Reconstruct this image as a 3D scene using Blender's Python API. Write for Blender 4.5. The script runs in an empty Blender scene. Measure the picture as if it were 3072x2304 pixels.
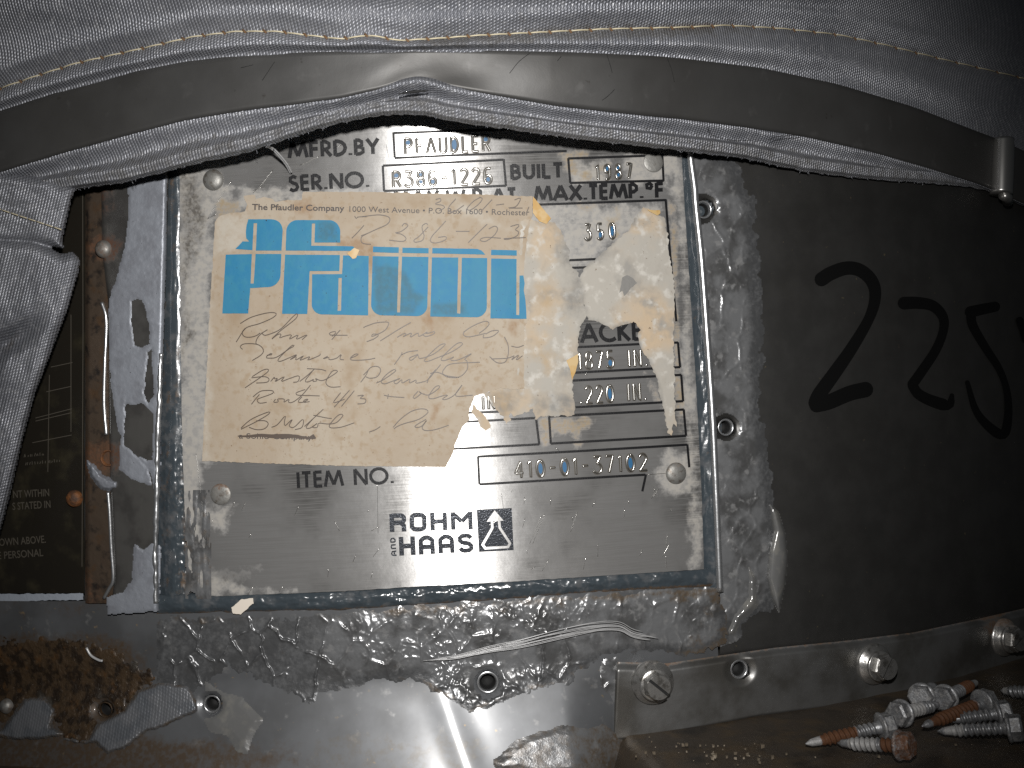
import bpy, math, random
import numpy as np
from mathutils import Vector, Matrix
from mathutils.geometry import delaunay_2d_cdt

# ------------------------------------------------------------------ camera, light, exposure
sc = bpy.context.scene
COL = sc.collection
D, ROLL = 0.40, math.radians(3.0)          # lens distance to the wall, roll of the camera
CR, SR = math.cos(ROLL), math.sin(ROLL)
K = 0.125e-3                               # metres per photo pixel at distance D
R, AX = 0.50, -0.0585                      # tank radius, x of its axis

cd = bpy.data.cameras.new('camera'); cam = bpy.data.objects.new('camera', cd); COL.objects.link(cam)
cd.sensor_width = 36.0; cd.lens = 36.0 * D / (3072 * K); cd.clip_start = 0.01; cd.clip_end = 20.0
cam.matrix_world = Matrix(((CR, SR, 0, 0), (0, 0, -1, -D), (-SR, CR, 0, 0), (0, 0, 0, 1)))
sc.camera = cam

w = bpy.data.worlds.new('World'); sc.world = w; w.use_nodes = True
w.node_tree.nodes['Background'].inputs[0].default_value = (0.8, 0.9, 1.0, 1)
w.node_tree.nodes['Background'].inputs[1].default_value = 0.012

ld = bpy.data.lights.new('camera_flash', 'SPOT'); flash = bpy.data.objects.new('camera_flash', ld); COL.objects.link(flash)
ld.energy = 9.8; ld.color = (1.0, 0.982, 0.96); ld.spot_size = math.radians(73); ld.spot_blend = 1.0; ld.shadow_soft_size = 0.008
flash.location = (0.003, -D, 0.060)
flash.rotation_euler = (Vector((-0.016, 0.0, 0.012)) - flash.location).to_track_quat('-Z', 'Y').to_euler()

sc.view_settings.view_transform = 'Standard'; sc.view_settings.look = 'None'
sc.view_settings.exposure = 0.0; sc.view_settings.gamma = 1.0
sc.cycles.use_denoising = False
sc.cycles.caustics_reflective = False; sc.cycles.caustics_refractive = False; sc.cycles.max_bounces = 5; sc.cycles.sample_clamp_indirect = 0.5; sc.cycles.sample_clamp_direct = 0.0

# ------------------------------------------------------------------ geometry of the wall
def P(px, py, off=0.0):
    """point where the sight line of a photo pixel meets the tank cylinder grown by off"""
    px = np.asarray(px, float); py = np.asarray(py, float); off = np.asarray(off, float)
    u = (px - 1536) * K; v = (py - 1152) * K
    dx = CR * u - SR * v; dz = -(SR * u + CR * v)
    a = dx * dx + D * D; b = 2 * (dx * (-AX) + D * (-D - R)); c = AX * AX + (D + R) ** 2 - (R + off) ** 2
    t = (-b - np.sqrt(np.maximum(b * b - 4 * a * c, 1e-9))) / (2 * a)
    return np.stack([t * dx, -D + t * D, t * dz + 0 * off], -1)

def to_px(V):
    x, y, z = V[..., 0], V[..., 1], V[..., 2]
    t = (y + D) / D
    dx, W = x / t, -z / t
    return 1536 + (CR * dx + SR * W) / K, 1152 + (-SR * dx + CR * W) / K

def on_plane(px, py, z):
    u = (px - 1536) * K; v = (py - 1152) * K
    dx = CR * u - SR * v; dz = -(SR * u + CR * v); t = z / dz
    return np.array([t * dx, -D + t * D, z])

def frame_at(px, py, off):
    o = P(px, py, off); n = np.array([o[0] - AX, o[1] - R, 0]); n /= np.linalg.norm(n)
    up = np.array([0, 0, 1.0]); tx = np.cross(up, n)
    return o, tx, up, n

def cyl(s, z, off):
    th = np.asarray(s) / R
    return np.stack([AX + (R + off) * np.sin(th), R - (R + off) * np.cos(th), z + 0 * th], -1)

def uv_of(V):
    return np.arctan2(V[..., 0] - AX, R - V[..., 1]) * R * 1000, V[..., 2] * 1000

# ------------------------------------------------------------------ noise
def _tab(seed): return np.random.RandomState(seed).rand(256, 256)
_T = {}
def vn(x, y, seed=0):
    if seed not in _T: _T[seed] = _tab(seed)
    T = _T[seed]; xi = np.floor(x).astype(int); yi = np.floor(y).astype(int)
    fx = x - xi; fy = y - yi; fx = fx * fx * (3 - 2 * fx); fy = fy * fy * (3 - 2 * fy)
    g = lambda i, j: T[i & 255, j & 255]
    return (g(xi, yi) * (1 - fx) + g(xi + 1, yi) * fx) * (1 - fy) + (g(xi, yi + 1) * (1 - fx) + g(xi + 1, yi + 1) * fx) * fy
def fbm(x, y, seed=0, octv=4):
    s = 0; a = .5; t = 0
    for k in range(octv):
        s = s + a * vn(x, y, seed + k); t += a; a *= .5; x = x * 2.03 + 11.3; y = y * 2.03 + 5.7
    return s / t
def worley(x, y, seed=0):
    if ('w', seed) not in _T: _T[('w', seed)] = (_tab(seed + 900), _tab(seed + 901))
    A, B = _T[('w', seed)]; xi = np.floor(x).astype(int); yi = np.floor(y).astype(int)
    f1 = np.full(x.shape, 9.0); f2 = f1.copy()
    for i in (-1, 0, 1):
        for j in (-1, 0, 1):
            a, b = (xi + i) & 255, (yi + j) & 255
            d = np.hypot(xi + i + A[a, b] - x, yi + j + B[a, b] - y)
            f2 = np.minimum(f2, np.maximum(f1, d)); f1 = np.minimum(f1, d)
    return f1, f2
def sd(poly, x, y):
    """signed distance to a polygon, positive inside"""
    p = np.asarray(poly, float); q = np.roll(p, -1, 0)
    d = np.full(np.shape(x), 1e9); ins = np.zeros(np.shape(x), bool)
    for (ax, ay), (bx, by) in zip(p, q):
        ex, ey = bx - ax, by - ay; L = ex * ex + ey * ey + 1e-9
        t = np.clip(((x - ax) * ex + (y - ay) * ey) / L, 0, 1)
        d = np.minimum(d, np.hypot(x - ax - t * ex, y - ay - t * ey))
        c = ((ay <= y) & (by > y)) | ((by <= y) & (ay > y))
        xc = ax + (y - ay) / (ey if abs(ey) > 1e-9 else 1e-9) * ex
        ins ^= c & (x < xc)
    return np.where(ins, d, -d)
def sstep(a, b, x):
    t = np.clip((x - a) / (b - a), 0, 1); return t * t * (3 - 2 * t)
def Z(ox, oy, s, pts): return [(ox + x * s, oy + y * s) for x, y in pts]
S1, S2, S3, S4, S5 = 1024 / 2212, 500 / 2074, 600 / 2074, 600 / 2212, 700 / 2212
def t1(*p): return Z(0, 0, S1, p)
def t3(*p): return Z(2048, 0, S1, p)
def t4(*p): return Z(0, 768, S1, p)
def t6(*p): return Z(2048, 768, S1, p)
def t7(*p): return Z(0, 1536, S1, p)
def t8(*p): return Z(1024, 1536, S1, p)
def t9(*p): return Z(2048, 1536, S1, p)
def la(*p): return Z(600, 560, S2, p)      # logo, left half
def lb(*p): return Z(1100, 560, S2, p)     # logo, right half
def ha(*p): return Z(600, 920, S2, p)      # handwriting, left half
def hb_(*p): return Z(1100, 920, S2, p)    # handwriting, right half
def ra(*p): return Z(1560, 560, S3, p)     # remnants, upper
def rb(*p): return Z(1560, 1000, S3, p)    # remnants, lower
def pa(*p): return Z(780, 360, S4, p)
def pb(*p): return Z(1380, 400, S5, p)

# ------------------------------------------------------------------ materials
def mk(name, col, rough=.5, metal=0., aniso=0., var=(), layers=(), bump=(), weave=None, spec=.5, coat=0., rvar=None, trans=0., coatr=.12):
    m = bpy.data.materials.new(name); m.use_nodes = True; nt = m.node_tree; N = nt.nodes; L = nt.links
    b = N['Principled BSDF']
    def val(x):
        n = N.new('ShaderNodeValue'); n.outputs[0].default_value = x; return n.outputs[0]
    def rgb(c):
        n = N.new('ShaderNodeRGB'); n.outputs[0].default_value = (*c, 1); return n.outputs[0]
    def math_(op, a, c, e=None):
        n = N.new('ShaderNodeMath'); n.operation = op
        for i, q in enumerate((a, c, e)):
            if q is None: continue
            if isinstance(q, (int, float)): n.inputs[i].default_value = q
            else: L.new(q, n.inputs[i])
        return n.outputs[0]
    tc = N.new('ShaderNodeTexCoord')
    def noise(scale, stretch=(1, 1, 1), detail=4., rough_=.55):
        mp = N.new('ShaderNodeMapping'); mp.inputs['Scale'].default_value = stretch; L.new(tc.outputs['Object'], mp.inputs[0])
        n = N.new('ShaderNodeTexNoise'); n.inputs['Scale'].default_value = scale; n.inputs['Detail'].default_value = detail
        n.inputs['Roughness'].default_value = rough_; L.new(mp.outputs[0], n.inputs['Vector']); return n.outputs['Fac']
    def ramp(f, lo, hi):
        n = N.new('ShaderNodeMapRange'); n.interpolation_type = 'SMOOTHSTEP'
        n.inputs[1].default_value = lo; n.inputs[2].default_value = hi; L.new(f, n.inputs[0]); return n.outputs[0]
    def mixc(f, a, c):
        n = N.new('ShaderNodeMix'); n.data_type = 'RGBA'; L.new(f, n.inputs[0]); L.new(a, n.inputs[6]); L.new(c, n.inputs[7]); return n.outputs[2]
    def mixf(f, a, c):
        n = N.new('ShaderNodeMix'); n.data_type = 'FLOAT'; L.new(f, n.inputs[0]); L.new(a, n.inputs[2]); L.new(c, n.inputs[3]); return n.outputs[0]
    c, r, mt = rgb(col), val(rough), val(metal)
    if rvar: r = mixf(ramp(noise(rvar[0], rvar[2] if len(rvar) > 2 else (1, 1, 1)), .3, .7), val(rough), val(rvar[1]))
    for v in var:       # (colour, scale, lo, hi, stretch)
        c = mixc(ramp(noise(v[1], v[4] if len(v) > 4 else (1, 1, 1)), v[2], v[3]), c, rgb(v[0]))
    for lay in layers:
        a, lc, lr, lm, ns, amp = lay[:6]; soft = lay[6] if len(lay) > 6 else .16; opac = lay[7] if len(lay) > 7 else .88
        at = N.new('ShaderNodeAttribute'); at.attribute_name = a
        f = at.outputs['Fac']
        q = math_('ADD', f, math_('MULTIPLY', math_('SUBTRACT', noise(ns, detail=6., rough_=.65), .5), amp))
        f = math_('MULTIPLY', ramp(q, .5 - soft, .5 + soft), math_('MULTIPLY_ADD', ramp(noise(ns * 3.1), .35, .6), .45 * opac, .55 * opac))
        c = mixc(f, c, rgb(lc)); r = mixf(f, r, val(lr)); mt = mixf(f, mt, val(lm))
    L.new(c, b.inputs['Base Color']); L.new(r, b.inputs['Roughness']); L.new(mt, b.inputs['Metallic'])
    b.inputs['Specular IOR Level'].default_value = spec
    b.inputs['Coat Weight'].default_value = coat; b.inputs['Coat Roughness'].default_value = coatr
    b.inputs['Transmission Weight'].default_value = trans
    if aniso:
        b.inputs['Anisotropic'].default_value = aniso
        tg = N.new('ShaderNodeTangent'); tg.direction_type = 'UV_MAP'; tg.uv_map = 'uv'; L.new(tg.outputs[0], b.inputs['Tangent']); b.inputs['Anisotropic Rotation'].default_value = .25
    h = None
    for bm_ in bump:    # (scale, height in metres, stretch)
        q = math_('MULTIPLY', noise(bm_[0], bm_[2] if len(bm_) > 2 else (1, 1, 1), 5.), bm_[1])
        h = q if h is None else math_('ADD', h, q)
    if weave:           # (thread pitch mm, height m)
        uv = N.new('ShaderNodeUVMap'); uv.uv_map = 'uv'; sp = N.new('ShaderNodeSeparateXYZ'); L.new(uv.outputs[0], sp.inputs[0])
        k = math.pi / weave[0]
        wob = math_('MULTIPLY', noise(500.), .9)
        su = math_('ABSOLUTE', math_('SINE', math_('ADD', math_('MULTIPLY', sp.outputs[0], k), wob), 0), 0)
        sv = math_('ABSOLUTE', math_('SINE', math_('ADD', math_('MULTIPLY', sp.outputs[1], k * .92), math_('MULTIPLY', sp.outputs[0], k * .5)), 0), 0)
        q = math_('MULTIPLY', math_('MULTIPLY', su, math_('MULTIPLY_ADD', sv, .65, .35)), weave[1])
        h = q if h is None else math_('ADD', h, q)
    if h is not None:
        bn = N.new('ShaderNodeBump'); bn.inputs['Distance'].default_value = 1.0; bn.inputs['Strength'].default_value = 1.0
        L.new(h, bn.inputs['Height']); L.new(bn.outputs[0], b.inputs['Normal'])
    return m

CUTS = []
M = {}
M['shell'] = mk('dark_shell_metal', (.05, .05, .05), .5, .6, var=[((.02, .018, .015), 60, .4, .6)])
M['plate'] = mk('brushed_nameplate_metal', (.62, .612, .60), .37, .80, aniso=.97, rvar=(220, .40),
    var=[((.27, .262, .25), 34, .44, .74), ((.565, .555, .54), 2600, .40, .65, (.02, .02, 1))],
    layers=[('smear', (.37, .35, .315), .6, .1, 160, 1.5, .24, .92), ('glue', (.27, .20, .11), .5, 0, 260, 1.3, .22, .8), ('grime', (.06, .053, .045), .5, .15, 300, 1.5, .28, .8)],
    bump=[(3000, .000012, (.03, .03, 1)), (160, .00004)])
M['greypatch'] = mk('grey_metal_patch', (.17, .165, .155), .6, .1, bump=[(600, .0001)])
M['ink'] = mk('black_engraving_enamel', (.007, .007, .008), .4, 0, bump=[(1800, .00006)], spec=.25)
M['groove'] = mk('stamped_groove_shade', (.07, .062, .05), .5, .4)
M['stamp'] = mk('stamped_metal_ridge', (.60, .59, .56), .24, 1.0)
M['blue_enamel'] = mk('blue_enamel', (.018, .10, .215), .4)
M['logo_metal'] = mk('etched_dark_metal', (.06, .065, .075), .25, .6, bump=[(1600, .00012)])
M['rivet'] = mk('rivet_metal', (.24, .235, .22), .5, .6, var=[((.14, .12, .10), 420, .5, .7)], bump=[(900, .0001)], layers=[('rust', (.10, .045, .018), .8, 0, 500, 1.2, .2, .8)])
M['paper'] = mk('aged_tan_paper', (.325, .268, .203), .7, 0, spec=.25,
    var=[((.36, .31, .245), 28, .40, .62), ((.27, .20, .13), 55, .50, .78), ((.30, .235, .165), 400, .5, .7), ((.16, .10, .06), 1300, .67, .74)],
    layers=[('stain', (.24, .145, .075), .7, 0, 150, 1.0, .25, .7), ('bare', (.40, .365, .31), .8, 0, 160, 1.0, .25, .9)], bump=[(350, .00012), (60, .0003)])
M['scrap'] = mk('torn_paper_backing', (.34, .32, .283), .8, 0, spec=.2,
    var=[((.42, .33, .23), 40, .42, .65), ((.25, .24, .22), 80, .52, .72), ((.46, .44, .40), 220, .5, .7), ((.14, .10, .07), 900, .67, .74)], bump=[(500, .0001), (110, .0002)], layers=[('thin', (.17, .165, .155), .6, .2, 110, 1.3, .28, .85), ('tan', (.36, .27, .17), .8, 0, 120, 1.2, .25, .8)])
M['tape'] = mk('yellowed_tape', (.40, .235, .06), .35, 0, var=[((.46, .33, .16), 200, .4, .65)])
M['print_blue'] = mk('blue_print', (.019, .158, .292), .6, 0, spec=.3,
    var=[((.026, .165, .28), 40, .46, .62), ((.027, .175, .28), 300, .4, .7), ((.02, .02, .02), 900, .69, .74)], layers=[('stain', (.035, .11, .15), .6, 0, 140, .8, .2, .75)], bump=[(350, .0001)])
M['print_black'] = mk('black_print', (.05, .042, .04), .6, 0)
M['pen'] = mk('pencil_line', (.07, .05, .037), .5, 0)
M['fabric'] = mk('silver_coated_fabric', (.27, .277, .302), .46, .46, weave=(1.12, .00036), bump=[(900, .00010)], spec=.6,
    var=[((.205, .212, .235), 22, .40, .70), ((.33, .335, .355), 500, .5, .7), ((.13, .11, .09), 45, .66, .84)], layers=[('rust', (.13, .06, .025), .7, 0, 800, .9), ('dirt', (.085, .08, .073), .6, .1, 300, 1.5, .28, .8)])
M['hem_dark'] = mk('frayed_backing', (.05, .048, .045), .8)
M['thread'] = mk('cream_thread', (.52, .46, .32), .5)
M['thread_hole'] = mk('rusty_stitch_hole', (.13, .07, .03), .8)
M['strap'] = mk('dull_strap_steel', (.082, .081, .079), .46, .55, rvar=(60, .54), var=[((.07, .068, .065), 18, .4, .65), ((.105, .103, .10), 110, .62, .78), ((.055, .052, .048), 300, .68, .76)], bump=[(120, .00008), (2200, .00001)])
M['clip'] = mk('bright_clip_steel', (.5, .49, .47), .3, .9)
M['panel'] = mk('dark_stainless_panel', (.108, .106, .102), .47, .90, rvar=(90, .53), var=[((.095, .092, .087), 26, .35, .7), ((.26, .22, .15), 420, .70, .76)], bump=[(1800, .00001, (.03, .03, 1)), (40, .0001)])
M['flange'] = mk('flange_steel', (.25, .25, .246), .40, .78, var=[((.14, .134, .122), 50, .4, .7)], layers=[('rust', (.11, .055, .022), .75, 0, 400, 1.3, .25)], bump=[(60, .0003), (1200, .00002)])
M['marker'] = mk('black_marker_ink', (.004, .004, .004), .45, 0, spec=.2)
M['trim'] = mk('polished_trim', (.62, .63, .64), .30, .9, bump=[(160, .0002)])
M['residue'] = mk('clear_sealant_residue', (.17, .173, .177), .27, .35, coat=.25, var=[((.085, .085, .085), 90, .42, .64), ((.23, .23, .23), 260, .54, .70)],
    layers=[('edge', (.092, .094, .097), .34, .5, 220, 1.0, .25, .95), ('dirt', (.075, .052, .03), .45, .1, 300, 1.4, .25)], bump=[(400, .00007), (1500, .00006)])
M['drip'] = mk('smooth_clear_sealant', (.15, .15, .148), .16, .2, coat=.6, var=[((.20, .195, .18), 200, .45, .7)], bump=[(300, .0001)])
M['bead'] = mk('dark_slate_sealant', (.040, .050, .058), .22, 0, coat=.5, bump=[(500, .0001)], var=[((.08, .085, .09), 200, .5, .7)], layers=[('dirt', (.10, .06, .03), .6, 0, 420, .9)])
M['paintsil'] = mk('silver_grey_paint', (.24, .255, .285), .46, .30, var=[((.20, .21, .235), 130, .42, .62), ((.06, .06, .06), 900, .70, .74)], bump=[(1500, .00008), (300, .0001)])
M['paintweave'] = mk('silver_paint_with_weave_print', (.145, .15, .16), .36, .30, weave=(1.15, .00009), var=[((.11, .118, .13), 130, .42, .62)], bump=[(1200, .00008), (200, .0002)], layers=[('dirt', (.07, .05, .03), .6, 0, 250, 1.3, .25)])
M['stripmetal'] = mk('dull_strip_metal', (.17, .165, .155), .30, .7, aniso=.4, var=[((.11, .105, .10), 80, .4, .65)], bump=[(150, .0002)], layers=[('rust', (.075, .032, .015), .7, 0, 300, 1.4, .25)])
M['brown'] = mk('brown_stained_metal', (.085, .062, .045), .38, .45, var=[((.095, .058, .034), 160, .52, .70), ((.03, .025, .022), 220, .5, .7)], bump=[(400, .0002)], layers=[('rust', (.085, .035, .014), .7, 0, 300, 1.4, .25)])
M['lower'] = mk('lower_stainless_sheet', (.118, .122, .128), .42, .38, coat=.9, coatr=.11, rvar=(80, .46),
    var=[((.085, .087, .09), 34, .4, .65), ((.17, .17, .17), 200, .6, .75), ((.22, .17, .11), 300, .66, .76)],
    layers=[('rust', (.070, .045, .025), .5, .25, 180, 1.5, .28, .9), ('spots', (.10, .085, .065), .45, .3, 200, 1.6, .18, .55)], bump=[(30, .00006)])
M['rustgrit'] = mk('granular_rust', (.055, .035, .019), .45, .15, var=[((.020, .013, .008), 260, .42, .60), ((.080, .042, .017), 200, .56, .72), ((.06, .054, .046), 60, .58, .72), ((.20, .18, .15), 1300, .68, .74)], bump=[(900, .00035), (250, .0003)], coat=.3)
M['rustsolid'] = mk('orange_rust', (.15, .055, .014), .7, 0, var=[((.05, .022, .010), 350, .40, .65)], bump=[(900, .0004)])
M['ledge'] = mk('grimy_brown_ledge', (.085, .068, .052), .46, .45, var=[((.11, .08, .05), 90, .45, .7), ((.04, .034, .028), 60, .5, .75), ((.3, .25, .18), 900, .71, .76)], bump=[(500, .0002), (90, .0006)])
M['warn'] = mk('black_plate_enamel', (.014, .012, .009), .32, .1, var=[((.03, .026, .016), 90, .5, .75)], bump=[(300, .00006)])
M['warn_text'] = mk('faded_etched_text', (.085, .075, .06), .5, .3)
M['warn_edge'] = mk('bare_plate_edge', (.42, .46, .52), .4, .4, bump=[(500, .0002)])
M['hole'] = mk('hole_darkness', (.006, .006, .006), .8)  # painted darkness for bores and screw slots; plain near-black elsewhere
M['zinc'] = mk('dull_zinc', (.30, .305, .315), .40, .60, var=[((.20, .20, .205), 500, .42, .62), ((.42, .42, .41), 900, .58, .7)], bump=[(1200, .00012)],
    layers=[('chalk', (.36, .35, .335), .75, .1, 600, 1.6, .25, .8), ('rust', (.13, .048, .012), .75, 0, 500, 1.3, .25, 1.), ('rust', (.13, .046, .011), .75, 0, 700, 1.3, .2, 1.), ('rust', (.06, .022, .007), .8, 0, 1100, 2.8, .2, .7)])
M['inox'] = mk('stainless_fastener', (.50, .49, .47), .28, .86, var=[((.22, .21, .19), 300, .5, .7)], bump=[(900, .00008)], layers=[('rust', (.14, .07, .03), .7, 0, 800, .9)])
M['fibre'] = mk('glass_fibre', (.42, .42, .42), .35, .2)
M['flake'] = mk('pale_flake', (.62, .56, .48), .8)
M['crumb'] = mk('pale_crumb', (.12, .095, .065), .8, var=[((.24, .20, .15), 300, .5, .6)])

# ------------------------------------------------------------------ object helpers
WL = {}
def wl(o): return WL.get(o.name, np.zeros(3)) if o else np.zeros(3)
def thing(name, label, cat, loc=(0, 0, 0), group=None):
    o = bpy.data.objects.new(name, None); COL.objects.link(o); o.location = loc; o.empty_display_size = .01
    o['label'] = label; o['category'] = cat
    if group: o['group'] = group
    WL[o.name] = np.array(loc, float); return o
def tag(o, label, cat, group=None):
    o['label'] = label; o['category'] = cat
    if group: o['group'] = group
    return o
def mesh(name, V, F, mat, parent=None, attrs=None, uv='cyl', smooth=True, kind=None, label=None):
    V = np.asarray(V, float).reshape(-1, 3)
    me = bpy.data.meshes.new(name); Vl = V - wl(parent)
    me.from_pydata(Vl.tolist(), [], [tuple(int(i) for i in f) for f in F]); me.materials.append(mat)
    n = len(me.polygons); me.polygons.foreach_set('use_smooth', np.full(n, bool(smooth)))
    if isinstance(uv, str): uu, vv = uv_of(V)
    else: uu, vv = uv
    ul = me.uv_layers.new(name='uv'); li = np.empty(len(me.loops), int); me.loops.foreach_get('vertex_index', li)
    ul.data.foreach_set('uv', np.stack([np.ravel(uu)[li], np.ravel(vv)[li]], -1).ravel())
    for k, a in (attrs or {}).items():
        at = me.attributes.new(k, 'FLOAT', 'POINT'); at.data.foreach_set('value', np.ravel(a).astype(np.float32))
    me.update()
    o = bpy.data.objects.new(name, me); COL.objects.link(o)
    if parent: o.parent = parent
    WL[o.name] = wl(parent)
    if kind: o['kind'] = kind
    if label: o['label'] = label
    return o
def gridfaces(nr, nc, keep=None):
    i, j = np.meshgrid(np.arange(nr - 1), np.arange(nc - 1), indexing='ij')
    f = np.stack([i * nc + j, (i + 1) * nc + j, (i + 1) * nc + j + 1, i * nc + j + 1], -1).reshape(-1, 4)
    return f if keep is None else f[keep.ravel()]
def compact(V, F, attrs=None, uv=None):
    F = np.asarray(F); used = np.unique(F); mp = np.full(len(V), -1); mp[used] = np.arange(len(used))
    return V[used], mp[F], {k: np.ravel(a)[used] for k, a in (attrs or {}).items()}, (None if uv is None else (np.ravel(uv[0])[used], np.ravel(uv[1])[used]))
def field(name, x0, x1, y0, y1, step, base, hf, mat, parent=None, attrs=None, cull=0.0, **kw):
    """height field over a patch of the wall; the parts that sink below the base are left out"""
    xs = np.arange(x0, x1 + step * .5, step); ys = np.arange(y0, y1 + step * .5, step)
    gx, gy = np.meshgrid(xs, ys); h = hf(gx, gy) + 0 * gx
    if cull is not None:
        for cx, cy, cr in CUTS:
            q = np.hypot(gx - cx, gy - cy); h = h - .0012 * sstep(cr * 2.4, cr * 1.2, q) - .004 * (q < cr * 1.25)
    b = base(gx, gy) if callable(base) else base
    V = P(gx, gy, b + h).reshape(-1, 3)
    mx = np.maximum(np.maximum(h[:-1, :-1], h[1:, :-1]), np.maximum(h[:-1, 1:], h[1:, 1:]))
    F = gridfaces(len(ys), len(xs), mx > cull if cull is not None else None)
    at = {k: (f(gx, gy) + 0 * gx).ravel() for k, f in (attrs or {}).items()}
    V, F, at, _ = compact(V, F, at)
    return mesh(name, V, F, mat, parent, at, **kw)
def densify(poly, step, jag=0., seed=0):
    out = []; p = list(poly)
    for (ax, ay), (bx, by) in zip(p, p[1:] + p[:1]):
        n = max(1, int(math.hypot(bx - ax, by - ay) / step))
        for k in range(n): out.append((ax + (bx - ax) * k / n, ay + (by - ay) * k / n))
    if jag:
        q = np.array(out); nx = np.roll(q, -1, 0) - np.roll(q, 1, 0); nx /= np.linalg.norm(nx, axis=1)[:, None] + 1e-9
        k = (fbm(q[:, 0] / 9, q[:, 1] / 9, seed + 50, 3) - .5) * 2 * jag
        q = q + np.stack([-nx[:, 1], nx[:, 0]], -1) * k[:, None]; out = [tuple(r) for r in q]
    return out
def sheet(name, poly, off, thick, step, mat, parent=None, jag=0., seed=0, attrs=None, wob=None, edge=None, **kw):
    """a cut or torn sheet with the outline poly lying at off, thick deep"""
    b = densify(poly, edge or step, jag, seed)
    bx = [q[0] for q in b]; by = [q[1] for q in b]
    gx, gy = np.meshgrid(np.arange(min(bx) + step / 2, max(bx), step), np.arange(min(by) + step / 2, max(by), step))
    gx = gx.ravel(); gy = gy.ravel()
    if len(gx):
        k = sd(b, gx, gy) > step * .45; gx, gy = gx[k], gy[k]
    co = [Vector(q) for q in b] + [Vector(q) for q in zip(gx.tolist(), gy.tolist())]
    vs, es, fs, *_ = delaunay_2d_cdt(co, [], [list(range(len(b)))], 1, 1e-5)
    v = np.array([(q.x, q.y) for q in vs]); F = [list(f) for f in fs]
    o_ = off(v[:, 0], v[:, 1]) if callable(off) else off + 0 * v[:, 0]
    if wob is not None: o_ = o_ + wob(v[:, 0], v[:, 1])
    T = P(v[:, 0], v[:, 1], o_)
    tri = [f for f in F]
    area = sum((v[f[1]][0] - v[f[0]][0]) * (v[f[2]][1] - v[f[0]][1]) - (v[f[1]][1] - v[f[0]][1]) * (v[f[2]][0] - v[f[0]][0]) for f in tri)
    if area > 0: tri = [f[::-1] for f in tri]          # pixel y runs down: clockwise in pixels faces the camera
    cnt = {}
    for f in tri:
        for a, c in zip(f, f[1:] + f[:1]): cnt[(a, c)] = 1
    bd = [e for e in cnt if (e[1], e[0]) not in cnt]
    B = P(v[:, 0], v[:, 1], o_ - thick); V = np.concatenate([T, T, B]); n = len(v)
    FF = tri + [[n + a, 2 * n + a, 2 * n + c, n + c][::-1] for a, c in bd]
    at = {k: np.tile(f(v[:, 0], v[:, 1]) + 0 * v[:, 0], 3) for k, f in (attrs or {}).items()}
    return mesh(name, V, FF, mat, parent, at, **kw)
def smooth_line(pts, n=6):
    p = np.array(pts, float)
    if len(p) < 3: return p
    q = np.vstack([2 * p[0] - p[1], p, 2 * p[-1] - p[-2]]); out = []
    for i in range(1, len(q) - 2):
        a, b, c, d = q[i - 1:i + 3]
        for k in range(n):
            t = k / n; out.append(.5 * ((2 * b) + (c - a) * t + (2 * a - 5 * b + 4 * c - d) * t * t + (3 * b - a - 3 * c + d) * t ** 3))
    out.append(p[-1]); return np.array(out)
def resample(p, step):
    p = np.asarray(p, float); s = np.r_[0, np.cumsum(np.hypot(*np.diff(p, axis=0).T))]
    n = max(2, int(s[-1] / step) + 1); t = np.linspace(0, s[-1], n)
    return np.stack([np.interp(t, s, p[:, 0]), np.interp(t, s, p[:, 1])], -1), t / max(s[-1], 1e-9)
def ribbons(name, lines, width, off, mat, parent, step=14., cap=False, raise_=3e-5, depth=2e-5, **kw):
    """flat pen or engraving strokes lying on the wall; width px or list of (t, width)"""
    V, F = [], []
    for k, ln in enumerate(lines):
        p, t = resample(ln, step)
        wd = np.interp(t, [a for a, _ in width], [b for _, b in width]) if isinstance(width, list) else np.full(len(p), float(width))
        if cap:
            d0 = p[0] - p[1]; d0 /= np.linalg.norm(d0) + 1e-9; d1 = p[-1] - p[-2]; d1 /= np.linalg.norm(d1) + 1e-9
            h0, h1 = wd[0] / 2, wd[-1] / 2
            e0 = [(p[0] + d0 * h0 * q, wd[0] * r) for q, r in ((1, .12), (.87, .5), (.6, .8), (.3, .95))]
            e1 = [(p[-1] + d1 * h1 * q, wd[-1] * r) for q, r in ((.3, .95), (.6, .8), (.87, .5), (1, .12))]
            p = np.vstack([[a for a, _ in e0], p, [a for a, _ in e1]]); wd = np.r_[[b for _, b in e0], wd, [b for _, b in e1]]
        d = np.gradient(p, axis=0); d /= np.linalg.norm(d, axis=1)[:, None] + 1e-9
        nn = np.stack([d[:, 1], -d[:, 0]], -1) * wd[:, None] / 2
        oo = off + raise_ + (k % 40) * 2e-6
        l, r = p + nn, p - nn
        ring = np.stack([P(l[:, 0], l[:, 1], oo - depth - raise_), P(l[:, 0], l[:, 1], oo), P(r[:, 0], r[:, 1], oo), P(r[:, 0], r[:, 1], oo - depth - raise_)], 1)
        b0 = sum(len(x) for x in V); V.append(ring.reshape(-1, 3)); m_ = len(p)
        for i in range(m_ - 1):
            for j in range(3):
                a = b0 + i * 4 + j; F.append((a, a + 1, a + 5, a + 4))
        F.append((b0, b0 + 3, b0 + 2, b0 + 1)); e = b0 + (m_ - 1) * 4; F.append((e, e + 1, e + 2, e + 3))
    return mesh(name, np.vstack(V), F, mat, parent, smooth=False, **kw)
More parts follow.
